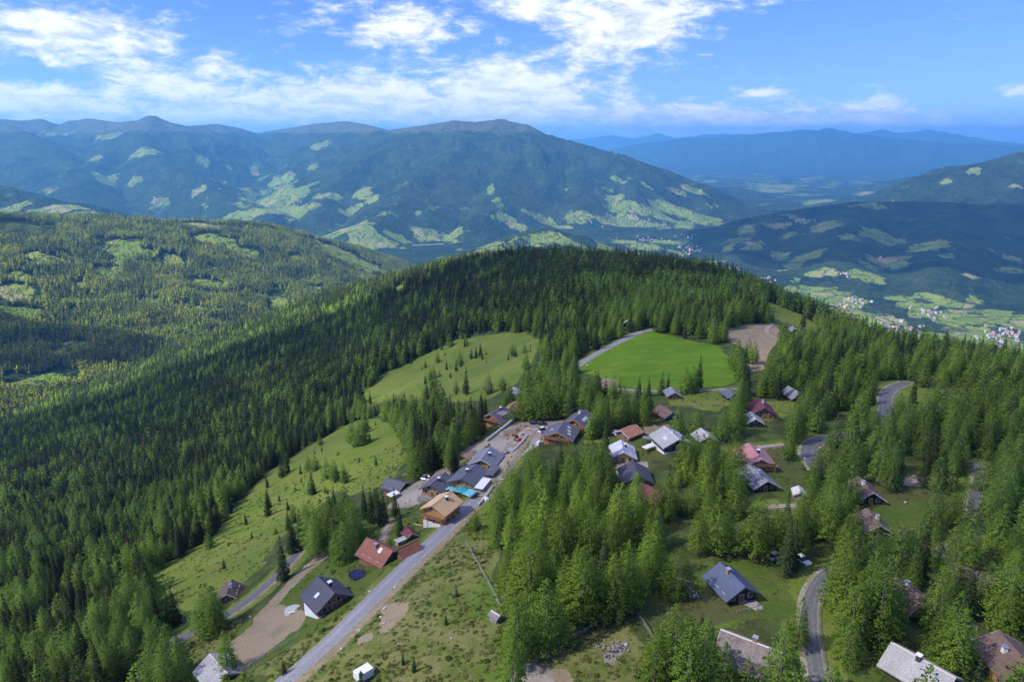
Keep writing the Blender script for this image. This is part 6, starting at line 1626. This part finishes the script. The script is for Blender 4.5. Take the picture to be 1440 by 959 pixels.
    pk = np.where(r.uniform(0, 1, x.shape) < .90 - .3 * fbm(x, y, 14, 2, 96), r.integers(0, 3, x.shape), r.integers(3, 6, x.shape))
    s = r.uniform(.35, 1.0, x.shape) * (1 + .5 * r.uniform(0, 1, x.shape) ** 6) * np.where(pk > 2, 1.0, .85)
    ss_ = _r.uniform(.25, 1.0, nst) * (1 + 1.2 * _r.uniform(0, 1, nst) ** 8)
    x, y, z = np.r_[x, q1], np.r_[y, q2], np.r_[z, q3]; pk = np.r_[pk, _r.integers(6, 8, nst)]; s = np.r_[s, ss_]
    scatter('heath_plants', np.c_[x, y, z], pk, np.c_[s, s, s * r.uniform(.6, 1.2, x.shape)], c)
    print('heath', len(x))
    return GL, GS, BK
# ---------------------------------------------------------------- clouds overhead (outside the frame) that shade the ridge
def build_clouds():
    m, t, out = new_mat('cloud_vapour')
    geo = t.n('ShaderNodeNewGeometry'); a = t.noise(geo.outputs['Position'], 0.004, 5, 0.6)
    tr = t.n('ShaderNodeBsdfTransparent'); df = t.n('ShaderNodeBsdfTranslucent'); dd = t.n('ShaderNodeBsdfDiffuse')
    for q in (df, dd): q.inputs[0].default_value = (.9, .9, .9, 1)
    m1 = t.n('ShaderNodeMixShader'); m1.inputs[0].default_value = .5; t.t.links.new(df.outputs[0], m1.inputs[1]); t.t.links.new(dd.outputs[0], m1.inputs[2])
    m2 = t.n('ShaderNodeMixShader'); t.put(m2.inputs[0], t.ss(a, 0.35, 0.6, CLOUD_LO, CLOUD_HI)); t.t.links.new(tr.outputs[0], m2.inputs[1]); t.t.links.new(m1.outputs[0], m2.inputs[2])
    t.t.links.new(m2.outputs[0], out.inputs[0])
    # (ground x, y, z below the shade), height of cloud base, half extents
    for k, (gx, gy, gz, hgt, rx, ry, lab) in enumerate(CLOUD_LIST):
        d = hgt - gz; cx = gx + to_sun[0] / to_sun[2] * d; cy = gy + to_sun[1] / to_sun[2] * d
        bm = bmesh.new(); bmesh.ops.create_icosphere(bm, subdivisions=5, radius=1.0)
        V = np.array([v.co[:] for v in bm.verts])
        n = fbm(V[:, 0] + k * 3.1, V[:, 1] + V[:, 2] * .7, .55, 4, 200 + k)
        f = 1 + .38 * n
        for v, q, ff in zip(bm.verts, V, f):
            zz = q[2] * ff
            v.co = Vector((q[0] * ff * rx, q[1] * ff * ry, (zz if zz > 0 else zz * .25) * 180))
        me = bpy.data.meshes.new('cloud'); bm.to_mesh(me); bm.free(); me.materials.append(m)
        o = bpy.data.objects.new('cloud', me); COL.objects.link(o); o.location = (cx, cy, hgt); kind(o, 'stuff')
CLOUD_LO, CLOUD_HI = .36, .56
CLOUD_LIST = [(-60, 520, -160, 1300, 1450, 600, ''), (-1350, 1640, -560, 1500, 520, 150, ''), (-1900, 2480, -470, 1600, 380, 150, ''), (3600, 5600, -700, 2600, 2300, 1500, '')]
# ---------------------------------------------------------------- air
def build_haze():
    x = 46000.0
    mb = MB(); mb.box(-x, x, -3000, x, -960, 640)
    o = mb.build('haze', [])
    m, t, out = new_mat('haze_air')
    pv = t.n('ShaderNodeVolumePrincipled')
    pv.inputs['Color'].default_value = (0.15, 0.50, 0.96, 1)
    pv.inputs['Density'].default_value = 5.6e-5
    pv.inputs['Anisotropy'].default_value = 0.2
    t.t.links.new(pv.outputs[0], out.inputs['Volume'])
    o.data.materials.append(m); kind(o, 'stuff')

make_mats(); build_houses(); build_ground(); build_roads(); build_things(); build_trees(); build_clouds(); build_haze()
